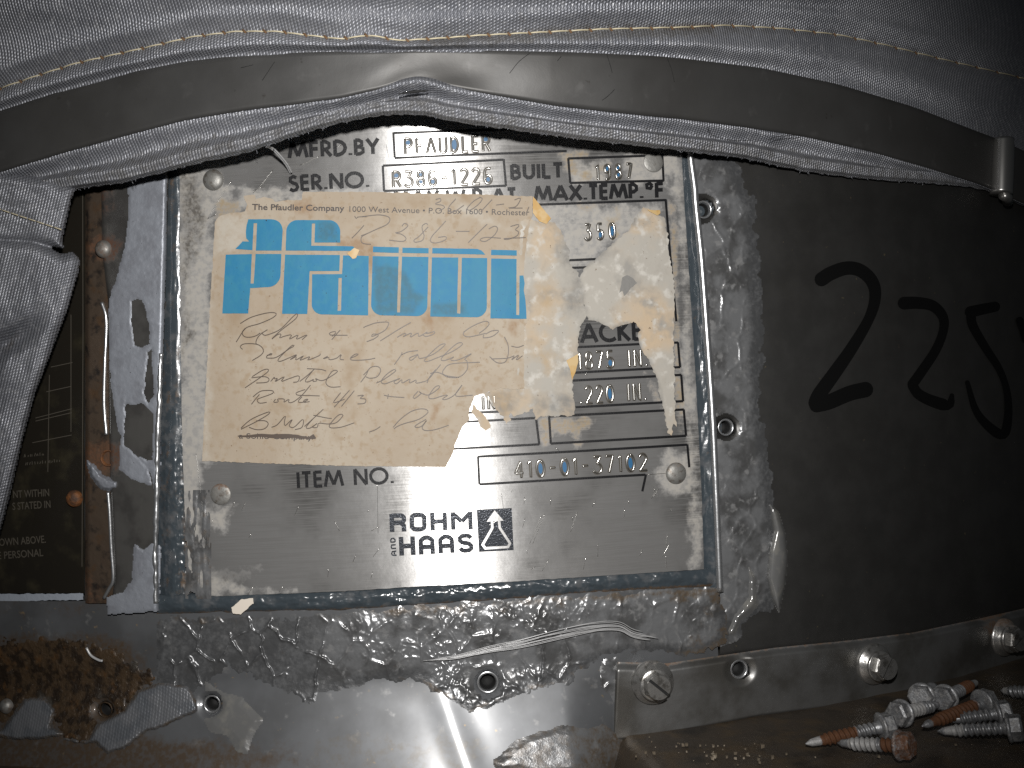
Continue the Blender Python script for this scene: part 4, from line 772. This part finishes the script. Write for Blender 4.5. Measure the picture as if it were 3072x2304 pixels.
lathe_at('rusted_bolt', [(.0032, 0), (.0033, .0012), (.0024, .0026), (1e-5, .003)], frame_at(227, 1495, OFFS['warn']), M['rustsolid'], warn, 20)

strip = thing('painted_flange', 'upright steel flange with flaking silver grey paint left of nameplate', 'metal strip', P(420, 1200, 0))
field('brown_strip', 256, 345, 480, 1812, 5, OFFS['strip'] - .001, lambda x, y: .001 + .0014 * sstep(256, 266, x) + .0004 * (fbm(x / 30, y / 30, 101) - .5), M['brown'], strip, cull=None,
      attrs={'rust': lambda x, y: .75 * np.maximum(np.maximum(sstep(75, 20, np.hypot(x - 315, y - 745)), sstep(95, 25, np.hypot(x - 318, y - 1375))), .5 * sstep(1650, 1800, y)) + .25 * sstep(285, 262, x) - .02})
def rx(y): return np.interp(y, [480, 768, 1092, 1323, 1536, 1675, 1820], [508, 500, 491, 482, 478, 474, 478])
fy, ft = np.meshgrid(np.linspace(480, 1822, 270), np.r_[np.linspace(0, .85, 30), np.linspace(.86, 1, 14)], indexing='ij')
lx = np.interp(fy, [480, 760, 900, 1280, 1480, 1740, 1830], [300, 305, 322, 326, 330, 342, 330])
gx = lx + ft * (rx(fy) - lx); e = np.clip((gx - rx(fy) + 18) / 18, 0, 1); e0 = np.clip((lx + 10 - gx) / 10, 0, 1)
of = OFFS['fl'] - .0032 * (1 - np.sqrt(np.clip(1 - e * e, 0, 1))) - .002 * e0 * e0 + .0003 * (fbm(gx / 60, fy / 120, 111) - .5)
mesh('flange', P(gx, fy, of).reshape(-1, 3), gridfaces(*gx.shape)[:, ::1], M['stripmetal'], strip,
     {'rust': (.75 * np.maximum(sstep(95, 25, np.hypot(gx - 318, fy - 1375)), sstep(70, 20, np.hypot(gx - 322, fy - 745))) + .55 * sstep(380, 320, gx) * sstep(760, 560, fy) - .02).ravel()})
paint = [(384, 530), (500, 530), (497, 768), (490, 1000), (484, 1200), (478, 1480), (466, 1480), (455, 1420), (400, 1350), (355, 1290), (340, 1200), (330, 1100), (328, 900), (338, 870), (370, 768), (388, 640)]
bare = [t4((850, 290), (885, 270), (925, 285), (945, 350), (970, 440), (970, 570), (920, 600), (870, 580), (850, 480)), t4((955, 620), (985, 600), (1000, 900), (960, 970), (930, 900)), t4((810, 960), (930, 955), (1000, 1020), (990, 1320), (950, 1330), (800, 1230))]
paint2 = t7((870, 205), (930, 250), (1000, 205), (1040, 230), (1030, 640), (700, 660), (690, 560), (800, 520), (860, 440)); paint3 = t4((790, 1160), (850, 1270), (960, 1370), (980, 1480), (900, 1460), (850, 1440), (770, 1380))
def paint_m(x, y):
    m = np.maximum(np.maximum(sd(paint, x, y), sd(paint2, x, y)), sd(paint3, x, y))
    for b_ in bare: m = np.minimum(m, -sd(b_, x, y))
    return m + 8 * (fbm(x / 12, y / 12, 121) - .5)
def flbase(x, y):
    e = np.clip((x - rx(y) + 18) / 18, 0, 1); return OFFS['fl'] - .0032 * (1 - np.sqrt(np.clip(1 - e * e, 0, 1))) + .00015
field('paint_layer', 320, 506, 520, 1850, 2.6, flbase, lambda x, y: .00022 * np.clip(paint_m(x, y) / 7, -.5, .8) + .00022 * (fbm(x / 10, y / 10, 123) - .5) * (paint_m(x, y) > 3), M['paintsil'], strip)
ey = np.arange(1060, 1816, 7.0)
tubes('bright_edge', [P(rx(ey) - 9 + 5 * (fbm(ey / 22, ey * 0, 131) - .5), ey, OFFS['fl'] - .0004)], .0010 * (.55 + .9 * fbm(ey / 30, ey * 0 + 3, 133)), M['trim'], strip, 12)
tubes('sealant_line', [wire(smooth_line(t4((660, 300), (690, 420), (680, 700), (675, 950), (690, 1160))), OFFS['fl'] - .001, 6), wire(smooth_line([(324, 1476), (329, 1536), (334, 1640), (340, 1735), (328, 1765), (312, 1795)]), OFFS['fl'] - .001, 6)], .0007, M['trim'], strip, 8)
blob = t4((565, 1330), (620, 1360), (660, 1420), (760, 1460), (765, 1510), (700, 1525), (640, 1500), (590, 1430))
field('paint_blob', 255, 365, 1375, 1480, 2.6, OFFS['fl'] - .001, lambda x, y: .0022 * np.clip((sd(blob, x, y) + 8 * (fbm(x / 8, y / 8, 3) - .5)) / 10, -.2, .8) + .0004 * (fbm(x / 6, y / 6, 5) - .5), M['paintsil'], strip)
hole(318, 1375, .0024, OFFS['fl'] + .0004, strip, M['rustsolid'], .9)
lathe_at('rusted_rivet', [(.0034, 0), (.0033, .0015), (.002, .0028), (1e-5, .003)], frame_at(315, 748, OFFS['fl'] - .001), M['rivet'], strip, 20, {'rust': lambda V: .45 + 0 * V[:, 0]})

# ================================================================== insulation blanket
hemk = t1((-400, 1340), (0, 1290), (300, 1250), (480, 1225), (800, 1180), (1000, 1130), (1300, 1050), (1600, 985), (1720, 945), (2000, 850), (2212, 790)) + Z(1024, 0, S1, [(250, 745), (420, 738), (560, 745), (700, 780), (900, 810), (1200, 850), (1600, 905), (2000, 950), (2212, 975)]) + t3((400, 1025), (800, 1110), (1200, 1160), (1600, 1185), (1900, 1215), (2040, 1260), (2212, 1330), (2650, 1500))
stbk = t1((-400, 1240), (0, 1112), (400, 990), (800, 880), (1200, 775), (1600, 710), (1900, 675), (2212, 632)) + Z(1024, 0, S1, [(250, 575), (400, 525), (500, 512), (600, 528), (700, 560), (1000, 615), (1400, 685), (1800, 730), (2212, 770)]) + t3((400, 820), (800, 885), (1200, 975), (1600, 1090), (1900, 1185), (2050, 1245), (2650, 1520))
sttk = t1((-400, 850), (0, 720), (400, 590), (800, 480), (1200, 400), (1600, 355), (2000, 340), (2212, 335)) + Z(1024, 0, S1, [(600, 330), (1000, 330), (1500, 340), (2000, 362)]) + t3((0, 380), (500, 440), (1000, 545), (1500, 695), (1900, 850), (2050, 905), (2650, 1180))
stck = t1((-400, 720), (0, 575), (250, 490), (500, 410), (860, 330), (1250, 240), (1530, 205), (1800, 205), (1950, 225), (2212, 255)) + Z(1024, 0, S1, [(170, 230), (250, 240), (370, 265), (630, 250), (900, 230), (1300, 210), (1700, 190), (2212, 178)]) + t3((280, 165), (630, 185), (1000, 225), (1300, 290), (1700, 390), (2212, 510), (2650, 640))
def cv(k, x): return np.interp(x, [q[0] for q in k], [q[1] for q in k])
def smo(a, n):
    ker = np.ones(n) / n; return np.convolve(np.pad(a, n // 2, mode='edge'), ker, 'valid')[:len(a)]
bx = np.arange(-180, 3260, 7.0)
hem, stb, stt, stc = smo(cv(hemk, bx), 5), smo(cv(stbk, bx), 5), smo(cv(sttk, bx), 9), smo(cv(stck, bx), 5)
hemj = hem + 7 * (fbm(bx / 14, bx * 0, 141, 3) - .5)
hb = smo(np.interp(bx, [-200, 222, 600, 1000, 1250, 1600, 1900, 2100, 2400, 2990, 3300], [18, 18, 24, 31, 33, 30, 25, 18, 8, 5, 5]), 41) / 1000
peak = np.exp(-((bx - 1265) / 110) ** 2)
lift = np.interp(bx, [-200, 500, 1200, 2000, 2600, 3200], [1, 1, 1, 1, .6, .35])
keys = [  # (y, offset above the wall) from the top of the picture to the tucked hem
 (np.full_like(bx, -320), hb + .030 * lift), (np.full_like(bx, -40) , hb + .022 * lift), ((stc - 70), hb + .0165 * lift), (stc, hb + .0115 * lift), ((stc + stt) / 2, hb + .0125 * lift), (stt - 2, hb + .0085 * lift),
 (stt + 30, hb + .0050 * lift), (stb - 20, hb + .0045 * lift + .001 * peak), (stb + 4, hb + .0070 * lift + .004 * peak), (stb + .50 * (hem - stb), hb + .0024 * lift + .002 * peak), (hem - 32 - 6 * lift, hb + .0066 * lift), (hem - 12, hb + .0052 * lift), (hemj, hb + .0010)]
yy, oo, vv = [], [], []
nseg = [18, 14, 12, 10, 10, 8, 8, 8, 12, 12, 8, 6]
for i, n in enumerate(nseg):
    for k in range(n):
        t = k / n; s = t * t * (3 - 2 * t); yy.append(keys[i][0] * (1 - t) + keys[i + 1][0] * t); oo.append(keys[i][1] * (1 - s) + keys[i + 1][1] * s)
yy.append(keys[-1][0]); oo.append(keys[-1][1])
for dy, do in ((2, -.0014), (-2, -.003), (-10, -.0045), (-30, -.006), (-60, -.007)): yy.append(hemj + dy); oo.append(keys[-1][1] + do)
yy = np.array(yy); oo = np.array(oo); gx = np.broadcast_to(bx, yy.shape)
above = sstep(0, 40, (stt - yy))
oo = oo + .0040 * (fbm(gx / 330, yy / 150, 151, 3) - .5) * above + .0016 * (fbm(gx / 70, yy / 60, 153, 3) - .5) * sstep(0, 10, yy - stb) * sstep(0, 20, hem - yy)
pk = np.exp(-((yy - stc) / 9) ** 2); oo = oo - .0011 * pk * (.75 + .25 * np.cos(gx * 2 * math.pi / 61))
oo = oo + .0022 * np.exp(-(((gx - 1110) / 80) ** 2 + ((yy - 122) / 26) ** 2)) + .0014 * np.exp(-(((gx - 2090) / 60) ** 2 + ((yy - 130) / 30) ** 2))
V = P(gx, yy, oo); dd = np.linalg.norm(np.diff(V, axis=0), axis=2); vlen = np.vstack([np.zeros(len(bx)), np.cumsum(dd, 0)]) * 1000
ux = np.arctan2(V[..., 0] - AX, R - V[..., 1]) * (R + .02) * 1000
vlen = vlen - vlen[42:43] + V[42:43, :, 2] * 0
blanket = thing('insulation_blanket', 'silver grey woven insulation blanket with cream stitching across the top', 'insulation blanket', P(1300, 200, .02))
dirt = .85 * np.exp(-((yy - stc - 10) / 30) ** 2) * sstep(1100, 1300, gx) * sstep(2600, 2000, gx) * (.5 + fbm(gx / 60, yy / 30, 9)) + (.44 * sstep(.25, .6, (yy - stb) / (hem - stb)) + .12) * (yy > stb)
rustb = .60 * np.exp(-((yy - stc) / 16) ** 2) * sstep(1850, 2050, gx) * sstep(2250, 2120, gx)
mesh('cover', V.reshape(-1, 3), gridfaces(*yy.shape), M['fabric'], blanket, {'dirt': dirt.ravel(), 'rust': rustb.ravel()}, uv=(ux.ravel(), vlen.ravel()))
# back of the fold, dark, so no light gets through
sq = np.array([hemj - 8, hemj - 60, hemj * 0 - 330]); so = np.array([hb - .004, hb - .006, hb - .006])
# stitching: one short stitch per span, one rusty hole between
st_x = np.arange(-120, 3200, 61.0); ld_, hl = [], []
srow = sum(nseg[:3])
def st_pt(x):
    i = np.clip((x + 180) / 7.0, 0, len(bx) - 2); k = int(i); f = i - k; return V[srow, k] * (1 - f) + V[srow, k + 1] * f
def blanket_stitch(x0, x1):
    xs_ = np.linspace(x0 + 4, x1 - 4, 9); q = np.array([st_pt(x) for x in xs_]); nrm = q - np.array([AX, R, 0]); nrm[:, 2] = 0; nrm /= np.linalg.norm(nrm, axis=1)[:, None]
    return q + nrm * (.00012 + .00045 * np.sin(np.linspace(0, math.pi, 9)))[:, None]
tubes('stitching', [blanket_stitch(a, b) for a, b in zip(st_x[:-1], st_x[1:])], .00026, M['thread'], blanket, 6)
hs = []
for x in st_x[1:-1]:
    q = st_pt(x); hs.append(np.array([q + [-.0006, -.0001, .0007], q + [0, -.0003, 0], q + [.0005, -.0001, -.0008]]))
tubes('stitch_holes', hs, .00042, M['thread_hole'], blanket, 6)
slit = Z(1024, 0, S1, [(370, 610), (440, 598), (500, 592), (565, 588)])
fr_rows = int(sum(nseg[:9]) )
tubes('torn_slit', [P(*np.array(resample(slit, 8)[0]).T, .0440)], .0002 + .0003 * np.sin(np.linspace(0, math.pi, len(resample(slit, 8)[0]))) ** 2, M['hole'], blanket, 5)
rngf = np.random.RandomState(5)
fz = []
for k in range(260):
    i = rngf.randint(20, len(bx) - 60); b0 = P(bx[i], hemj[i] - 2, hb[i] + .0004)
    d = np.array([rngf.normal(0, .0007), rngf.normal(-.0002, .0003), -abs(rngf.normal(0, .0006))]); fz.append(np.array([b0, b0 + d * .6 + [rngf.normal(0, .0002), 0, 0], b0 + d]))
tubes('frayed_edge', fz, .00009, M['fabric'], blanket, 4)

# strap over the blanket
strap = thing('metal_strap', 'dull grey steel strap curving over the insulation blanket', 'strap', P(1300, 260, .03))
tv = np.linspace(0, 1, 12)[:, None]
sb_o = hb + .0078 * lift; st_o = hb + .0092 * lift
tilt = np.interp(bx, [-200, 600, 1100, 1300, 1450, 1650, 1900, 2150, 2400, 3200], [-.0008, -.0008, -.0006, -.0010, -.0008, .0012, .0018, .0014, 0, 0])
soff = sb_o * tv + (st_o + tilt) * (1 - tv) + .0009 * np.sin(tv * math.pi) * np.exp(-((bx - 1750) / 300) ** 2) - .0010 * np.exp(-((bx - 1390) / 90) ** 2) * np.sin(tv * math.pi) + .0007 * (fbm(bx[None] / 160 + tv * 1.3, tv * 1.2, 161, 2) - .5)
sy = (stt - 1) * (1 - tv) + (stb + 1) * tv; sx = np.broadcast_to(bx, sy.shape)
front = P(sx, sy, soff); back = P(sx, sy, soff - .0008); nr = len(tv)
allv = np.concatenate([back[:1], front, back[-1:]]).reshape(-1, 3)
msk = np.broadcast_to((bx[:-1] < 3240), (nr + 1, len(bx) - 1))
mesh('band', allv, gridfaces(nr + 2, len(bx), msk), M['strap'], strap)
cy_ = np.linspace(418, 582, 24); cl = P(3006 + .03 * (500 - cy_), cy_, .0105)
tubes('clip', [cl], .0047 * (1 + .04 * np.sin(np.linspace(0, 3.1, 24))), M['clip'], strap, 28)
tubes('clip_tab', [P([3010, 3022, 3024], [586, 592, 606], [.012, .011, .009])], .0022, M['clip'], strap, 12)

hr_ = [Z(1024, 0, S1, q) for q in ([(1220, 345), (1150, 400), (1090, 475)], [(1720, 350), (1745, 430), (1755, 470)], [(2110, 370), (2140, 450), (2158, 530)], [(1770, 580), (1730, 620), (1690, 650)], [(1425, 365), (1400, 395)])] + [t1((1780, 400), (1700, 520)), t1((1640, 420), (1560, 440))]
for q in hr_:
    q = smooth_line(q, 6) if len(q) > 2 else np.array(q, float); f_ = np.clip((q[:, 1] - cv(sttk, q[:, 0])) / (cv(stbk, q[:, 0]) - cv(sttk, q[:, 0])), 0, 1) * 11
    ci = np.clip(((q[:, 0] + 180) / 7).astype(int), 0, len(bx) - 1)
    tubes('scratch', [P(q[:, 0], q[:, 1], soff[np.clip(np.round(f_).astype(int), 0, 11), ci] + .0001)], .00009, M['hole'], strap, 4)

# fabric flap at left
flap = thing('fabric_flap', 'crumpled grey fabric flap hanging down at the left edge', 'fabric flap', P(80, 900, .02))
up_ = [(-180, 470), (0, 515), (130, 530), (228, 560), (224, 580), (216, 598), (205, 648), (188, 722), (196, 748), (150, 742), (90, 735), (0, 730), (-180, 730)]
lo_ = [(-180, 700), (0, 712), (100, 720), (150, 740), (185, 760), (218, 752), (232, 764), (242, 780), (239, 810), (204, 930), (153, 1064), (106, 1185), (69, 1323), (32, 1486), (-4, 1620), (-180, 1640)]
def pil(p_, x, y, r, amp):
    q = np.clip(sd(p_, x, y) / r, 0, 1); return amp * np.sqrt(np.clip(q * (2 - q), 0, 1))
def flap_h(x, y):
    m = np.maximum(sd(up_, x, y), sd(lo_, x, y))
    a = pil(up_, x, y, 34, .0075) + .0015 * (fbm(x / 60, y / 40, 171) - .5); b = pil(lo_, x, y, 40, .0095) + .0030 * (fbm((x + .5 * y) / 52, (y - .3 * x) / 120, 173, 3) - .5) - .006 * np.exp(-((y - 1040 + .5 * x) / 36) ** 2) * sstep(170, 40, x)
    h = np.maximum(np.where(sd(up_, x, y) > -2, a, 0), np.where(sd(lo_, x, y) > -2, b, 0))
    return np.where(m > 0, np.maximum(h, .0006), -1)
xs_ = np.arange(-180, 250, 4); ys_ = np.arange(460, 1640, 4); gx, gy = np.meshgrid(xs_, ys_); h = flap_h(gx, gy)
fb = np.interp(gy, [460, 560, 800, 1640], [.020, .018, .016, .012])
kp = (h[:-1, :-1] > 0) & (h[1:, :-1] > 0) & (h[:-1, 1:] > 0) & (h[1:, 1:] > 0)
V = P(gx, gy, fb + np.maximum(h, 0)).reshape(-1, 3)
Vc, F, at, uvq = compact(V, gridfaces(*gx.shape, keep=kp), {'dirt': (.34 * sstep(.5, .75, fbm(gx / 80, gy / 80, 7)) * sstep(900, 1100, gy)).ravel(), 'rust': (0 * gx).ravel()}, ((gx * .125 + gy * .03).ravel(), (gy * .125 - gx * .03).ravel()))
mesh('cover', Vc, F, M['fabric'], flap, at, uv=uvq)
tubes('stitching', [P(*np.array(resample([(a, 628 + a * .33), (a + 22, 628 + (a + 22) * .33)], 5)[0]).T, .0262) for a in range(-20, 180, 26)], .00022, M['thread'], flap, 5)

# ================================================================== fasteners still in the flange
def hexring(r, z, rot=0.): return [(r * math.cos(math.radians(60 * k + rot)), r * math.sin(math.radians(60 * k + rot)), z) for k in range(6)]
def hexhead(r, z0, z1, ch, rot=0.):
    V = np.array(hexring(r, z0, rot) + hexring(r, z1 - ch, rot) + hexring(r - ch * 1.1, z1, rot)); F = []
    for i in range(2):
        for k in range(6): F.append((i * 6 + k, i * 6 + (k + 1) % 6, (i + 1) * 6 + (k + 1) % 6, (i + 1) * 6 + k))
    F.append(tuple(range(12, 18))); return V, F
def set_screw(px, py, off, rot, label, rust, tiltv=(0, 0), slot=0., sc_=1.0):
    o, tx, up, nn = frame_at(px, py, off)
    nn = nn + tx * tiltv[0] + up * tiltv[1]; nn /= np.linalg.norm(nn); tx = np.cross(up, nn); tx /= np.linalg.norm(tx); up2 = np.cross(nn, tx); fr = (o, tx * sc_, up2 * sc_, nn * sc_)
    t = thing('fixed_screw', label, 'screw', o, 'screws fixed in the lower flange')
    at = {'rust': lambda V: rust * sstep(.0, .009, V[:, 1]) + 0 * V[:, 0] - .05}
    lathe_at('washer', [(.0083, -.0006), (.0083, .0004), (.0078, .0010), (.0068, .0016), (.0060, .0028), (.0052, .0034), (1e-5, .0034)], fr, M['inox'], t, 44, at)
    lathe_at('head_flange', [(.0062, .0034), (.0062, .0042), (.0056, .0046), (1e-5, .0046)], fr, M['inox'], t, 36, at)
    V, F = hexhead(.0054, .0044, .0078, .0006, rot); hd = mesh('hex_head', local(V, fr), F, M['inox'], t, {'rust': 0 * V[:, 0] + rust * .4}, smooth=False)
    # the slot: two half-moon lands left standing either side of it
    for s in (-1, 1):
        a0 = math.asin(.00055 / .0045); an = np.linspace(a0, math.pi - a0, 16); r = .0045
        q = np.stack([r * np.cos(an), s * r * np.sin(an)], -1); c_, s__ = math.cos(math.radians(slot)), math.sin(math.radians(slot)); q = np.stack([q[:, 0] * c_ - q[:, 1] * s__, q[:, 0] * s__ + q[:, 1] * c_], -1)
        n = len(q); Vq = np.vstack([np.c_[q, np.full(n, .0077)], np.c_[q, np.full(n, .0088)]])
        F = [tuple(range(n, 2 * n)) if s > 0 else tuple(range(n, 2 * n))[::-1]] + [(k, (k + 1) % n, n + (k + 1) % n, n + k) for k in range(n)]
        mesh('slot_land', local(Vq, fr), F, M['inox'], hd, {'rust': 0 * Vq[:, 0] + rust * .3}, smooth=False)
    c_, s__ = math.cos(math.radians(slot)), math.sin(math.radians(slot)); q = np.array([(-.0043, -.0005), (.0043, -.0005), (.0043, .0005), (-.0043, .0005)]); q = np.stack([q[:, 0] * c_ - q[:, 1] * s__, q[:, 0] * s__ + q[:, 1] * c_], -1)
    mesh('slot_floor_shade', local(np.c_[q, np.full(4, .00795)], fr), [(0, 1, 2, 3)], M['hole'], hd, smooth=False)  # black strip between the lands, the slot's shade painted in
    return t
set_screw(1957, 2047, OFFS['flange'] + .0006, 150, 'slotted hex screw with bright domed washer at flange corner near plate', .45, (-.05, .03), -42)
set_screw(2622, 1992, OFFS['flange'] + .0006, 70, 'slotted hex screw with domed washer above the loose screws', .35, (-.06, .02), 55)
set_screw(3012, 1912, OFFS['flange'] + .0006, 20, 'brown stained slotted screw with washer near right picture edge', .8, (-.1, .02), 30)

# ================================================================== loose screws on the ledge
def loose(head_px, tip_px, hz_, tz_, label, rust=(), chalk=(), head_rust=.0, L=.026, zc=.0, spin=0.):
    """rust / chalk: list of (from, to) along the shank in 0..1"""
    Hp = on_plane(*head_px, ZL + hz_); Tp = on_plane(*tip_px, ZL + tz_); ax = Tp - Hp; ln = np.linalg.norm(ax); ax /= ln
    ref = np.array([0, 0, 1.0]); tx = np.cross(ref, ax); tx /= np.linalg.norm(tx) + 1e-9; up = np.cross(ax, tx)
    L = min(max(ln, .017), .031) if L is None else L
    fr = (Hp, tx, up, ax); t = thing('loose_screw', label, 'screw', Hp, 'loose self drilling screws on the ledge')
    def band(V):
        z = V[:, 2] / L; r = 0 * z
        for a, b in rust: r = np.maximum(r, sstep(a - .03, a + .03, z) * sstep(b + .03, b - .03, z))
        return r * .9
    def cband(V):
        z = V[:, 2] / L; r = 0 * z
        for a, b in chalk: r = np.maximum(r, sstep(a - .03, a + .03, z) * sstep(b + .03, b - .03, z))
        return r * .75
    hr = {'rust': lambda V: head_rust * .95 * (.6 + .4 * sstep(.2, -.002, V[:, 2])) + 0 * V[:, 0], 'chalk': lambda V: .42 + 0 * V[:, 0]}
    w_ = lathe_at('head_flange', [(1e-5, .0003), (.0034, .0003), (.0049, .0001), (.0052, -.0004), (.0051, -.0009), (.0044, -.0013), (1e-5, -.0014)], fr, M['zinc'], t, 30, {'rust': lambda V: head_rust * .8 + 0 * V[:, 0], 'chalk': lambda V: .4 + 0 * V[:, 0]})
    V, F = hexhead(.0047, .0012, .0050, .0007, spin); V[:, 2] *= -1; F = [f[::-1] for f in F]
    mesh('hex_head', local(V, fr), F, M['zinc'], t, {'rust': head_rust + 0 * V[:, 0], 'chalk': .4 + 0 * V[:, 0]}, smooth=False)
    n, m_ = 26, 190; z = np.linspace(0, L, m_)[:, None]; an = np.arange(n)[None] * 2 * math.pi / n
    ph = (z / .0019 - an / (2 * math.pi)) % 1; tri = np.clip(1 - np.abs(ph - .5) * 2.6, 0, 1)
    core = np.interp(z / L, [0, .04, .08, .70, .78, .92, 1], [.0026, .0024, .0019, .00185, .0017, .0013, .0002])
    th = .00065 * np.interp(z / L, [0, .05, .12, .70, .80, 1], [0, 0, 1, 1, 0, 0])
    rr = core + th * tri; V = np.stack([rr * np.cos(an), rr * np.sin(an), z + 0 * an], -1).reshape(-1, 3); F = []
    for i in range(m_ - 1):
        for j in range(n): F.append((i * n + j, i * n + (j + 1) % n, (i + 1) * n + (j + 1) % n, (i + 1) * n + j))
    F.append(tuple(range((m_ - 1) * n, m_ * n)))
    mesh('threaded_shank', local(V, fr), F, M['zinc'], t, {'rust': band(V), 'chalk': cband(V)})
    return t
loose((2640, 2182), (2416, 2232), .0052, .0018, 'screw with orange rusted threads and white drill tip, lying front left', [(.33, .80)], [(.80, 1)], .05, None)
loose((2694, 2236), (2512, 2229), .0054, .0020, 'screw with rust crusted white hex head facing the camera, front centre', [(.0, .25)], [(.3, .8)], .52, None)
loose((2708, 2139), (2822, 2112), .0056, .0036, 'dull grey screw with flat hex head towards camera, middle of pile', [], [(0, .5)], .05, None)
loose((2766, 2088), (2806, 2056), .0066, .0030, 'grey screw showing mostly its round hex head, behind pile', [], [], .05, None)
loose((2838, 2092), (2955, 2034), .0058, .0042, 'screw pointing up right, reddish rust on its upper threads', [(.45, .75)], [(.78, 1)], .12, None)
loose((2944, 2110), (2764, 2180), .0068, .0040, 'heavily orange rusted screw lying across the pile with bright head', [(.12, .86)], [], .12, None)
loose((3022, 2184), (2812, 2194), .0054, .0022, 'clean grey screw lying level at front right, head right', [], [(.6, .9)], .02, None)
loose((2990, 2142), (2890, 2154), .0056, .0040, 'dark grey screw half hidden behind the clean grey screw', [], [], .02, None)
loose((3130, 2078), (3004, 2072), .0054, .0030, 'screw reaching in from right picture edge, pointed tip inward', [], [(.8, 1)], .02, None)

# ================================================================== strands, threads, crumbs
base = smooth_line(t8((530, 965), (750, 940), (950, 890), (1150, 850), (1400, 790), (1640, 745), (1800, 742), (1900, 790), (2080, 822)), 8)
rs = np.random.RandomState(9); lines = []
for k in range(11):
    q = resample(base, 12)[0]; n = len(q); t = np.linspace(0, 1, n); sp = np.sin(t * math.pi) * .5 + .35 * t
    a, b = rs.uniform(0, .12), rs.uniform(.88, 1); i0, i1 = int(a * n), int(b * n)
    q = q + np.stack([0 * t, (rs.normal(0, 10) + 6 * np.sin(t * 6 + rs.rand() * 6)) * sp], -1); lines.append(P(q[i0:i1, 0], q[i0:i1, 1], OFFS['lower'] + .0026 + rs.uniform(0, .0006)))
tag(tubes('fibre_strand', lines, .00013, M['fibre'], None, 5), 'pale frayed glass fibre strand lying across the crusted sealant', 'fibre strand')
th = smooth_line(pa((60, 290), (130, 320), (220, 410), (290, 500), (335, 590)), 8); n = len(th)
tag(tubes('loose_thread', [P(th[:, 0], th[:, 1], np.linspace(.024, .0045, n)), P(th[:, 0] + 4, th[:, 1] - 2, np.linspace(.0243, .006, n))], .00035, M['fibre'], None, 6), 'short grey thread hanging from blanket edge onto the nameplate', 'thread')
cl = smooth_line(t7((560, 880), (590, 930), (640, 960), (665, 965)), 6)
tag(tubes('metal_curl', [P(cl[:, 0], cl[:, 1], OFFS['lower'] + .0022)], .0005, M['fibre'], None, 6), 'thin pale curl of metal on the rusty lower left sheet', 'curl')
hx = [t3((160, 820), (200, 880), (330, 910), (440, 910)), t3((560, 905), (620, 885), (760, 875))]
for q, lb_ in zip(hx, ('curved dark hair on the blanket hem under the strap', 'longer flat dark hair on the hem right of the curved one')):
    q = smooth_line(q, 6); tag(tubes('hair', [P(q[:, 0], q[:, 1], np.interp(q[:, 0], [2100, 2450], [.0285, .0180]))], .00012, M['hole'], None, 5), lb_, 'hair')
rs = np.random.RandomState(12); V, F = [], []; b0 = 0
for k in range(60):
    if k < 38: c = on_plane(rs.normal(2190, 90), np.clip(rs.normal(2262, 22), 2215, 2320), ZL)
    else: c = on_plane(rs.uniform(1900, 3000), rs.uniform(2200, 2300), ZL)
    r = abs(rs.normal(.0, .00026)) + .00012; d = rs.normal(0, 1, (8, 3)); d /= np.linalg.norm(d, axis=1)[:, None]
    o8 = np.array([(x, y, z) for x in (-1, 1) for y in (-1, 1) for z in (-1, 1)]) * r * (.6 + .5 * rs.rand(8, 1)) + c + [0, 0, r * .6]
    V.append(o8); F += [tuple(b0 + i for i in f) for f in ((0, 1, 3, 2), (4, 6, 7, 5), (0, 4, 5, 1), (2, 3, 7, 6), (0, 2, 6, 4), (1, 5, 7, 3))]; b0 += 8
tag(mesh('debris', np.vstack(V), F, M['crumb'], None, smooth=False, kind='stuff'), 'pale crumbs of grit scattered on the brown ledge', 'debris')
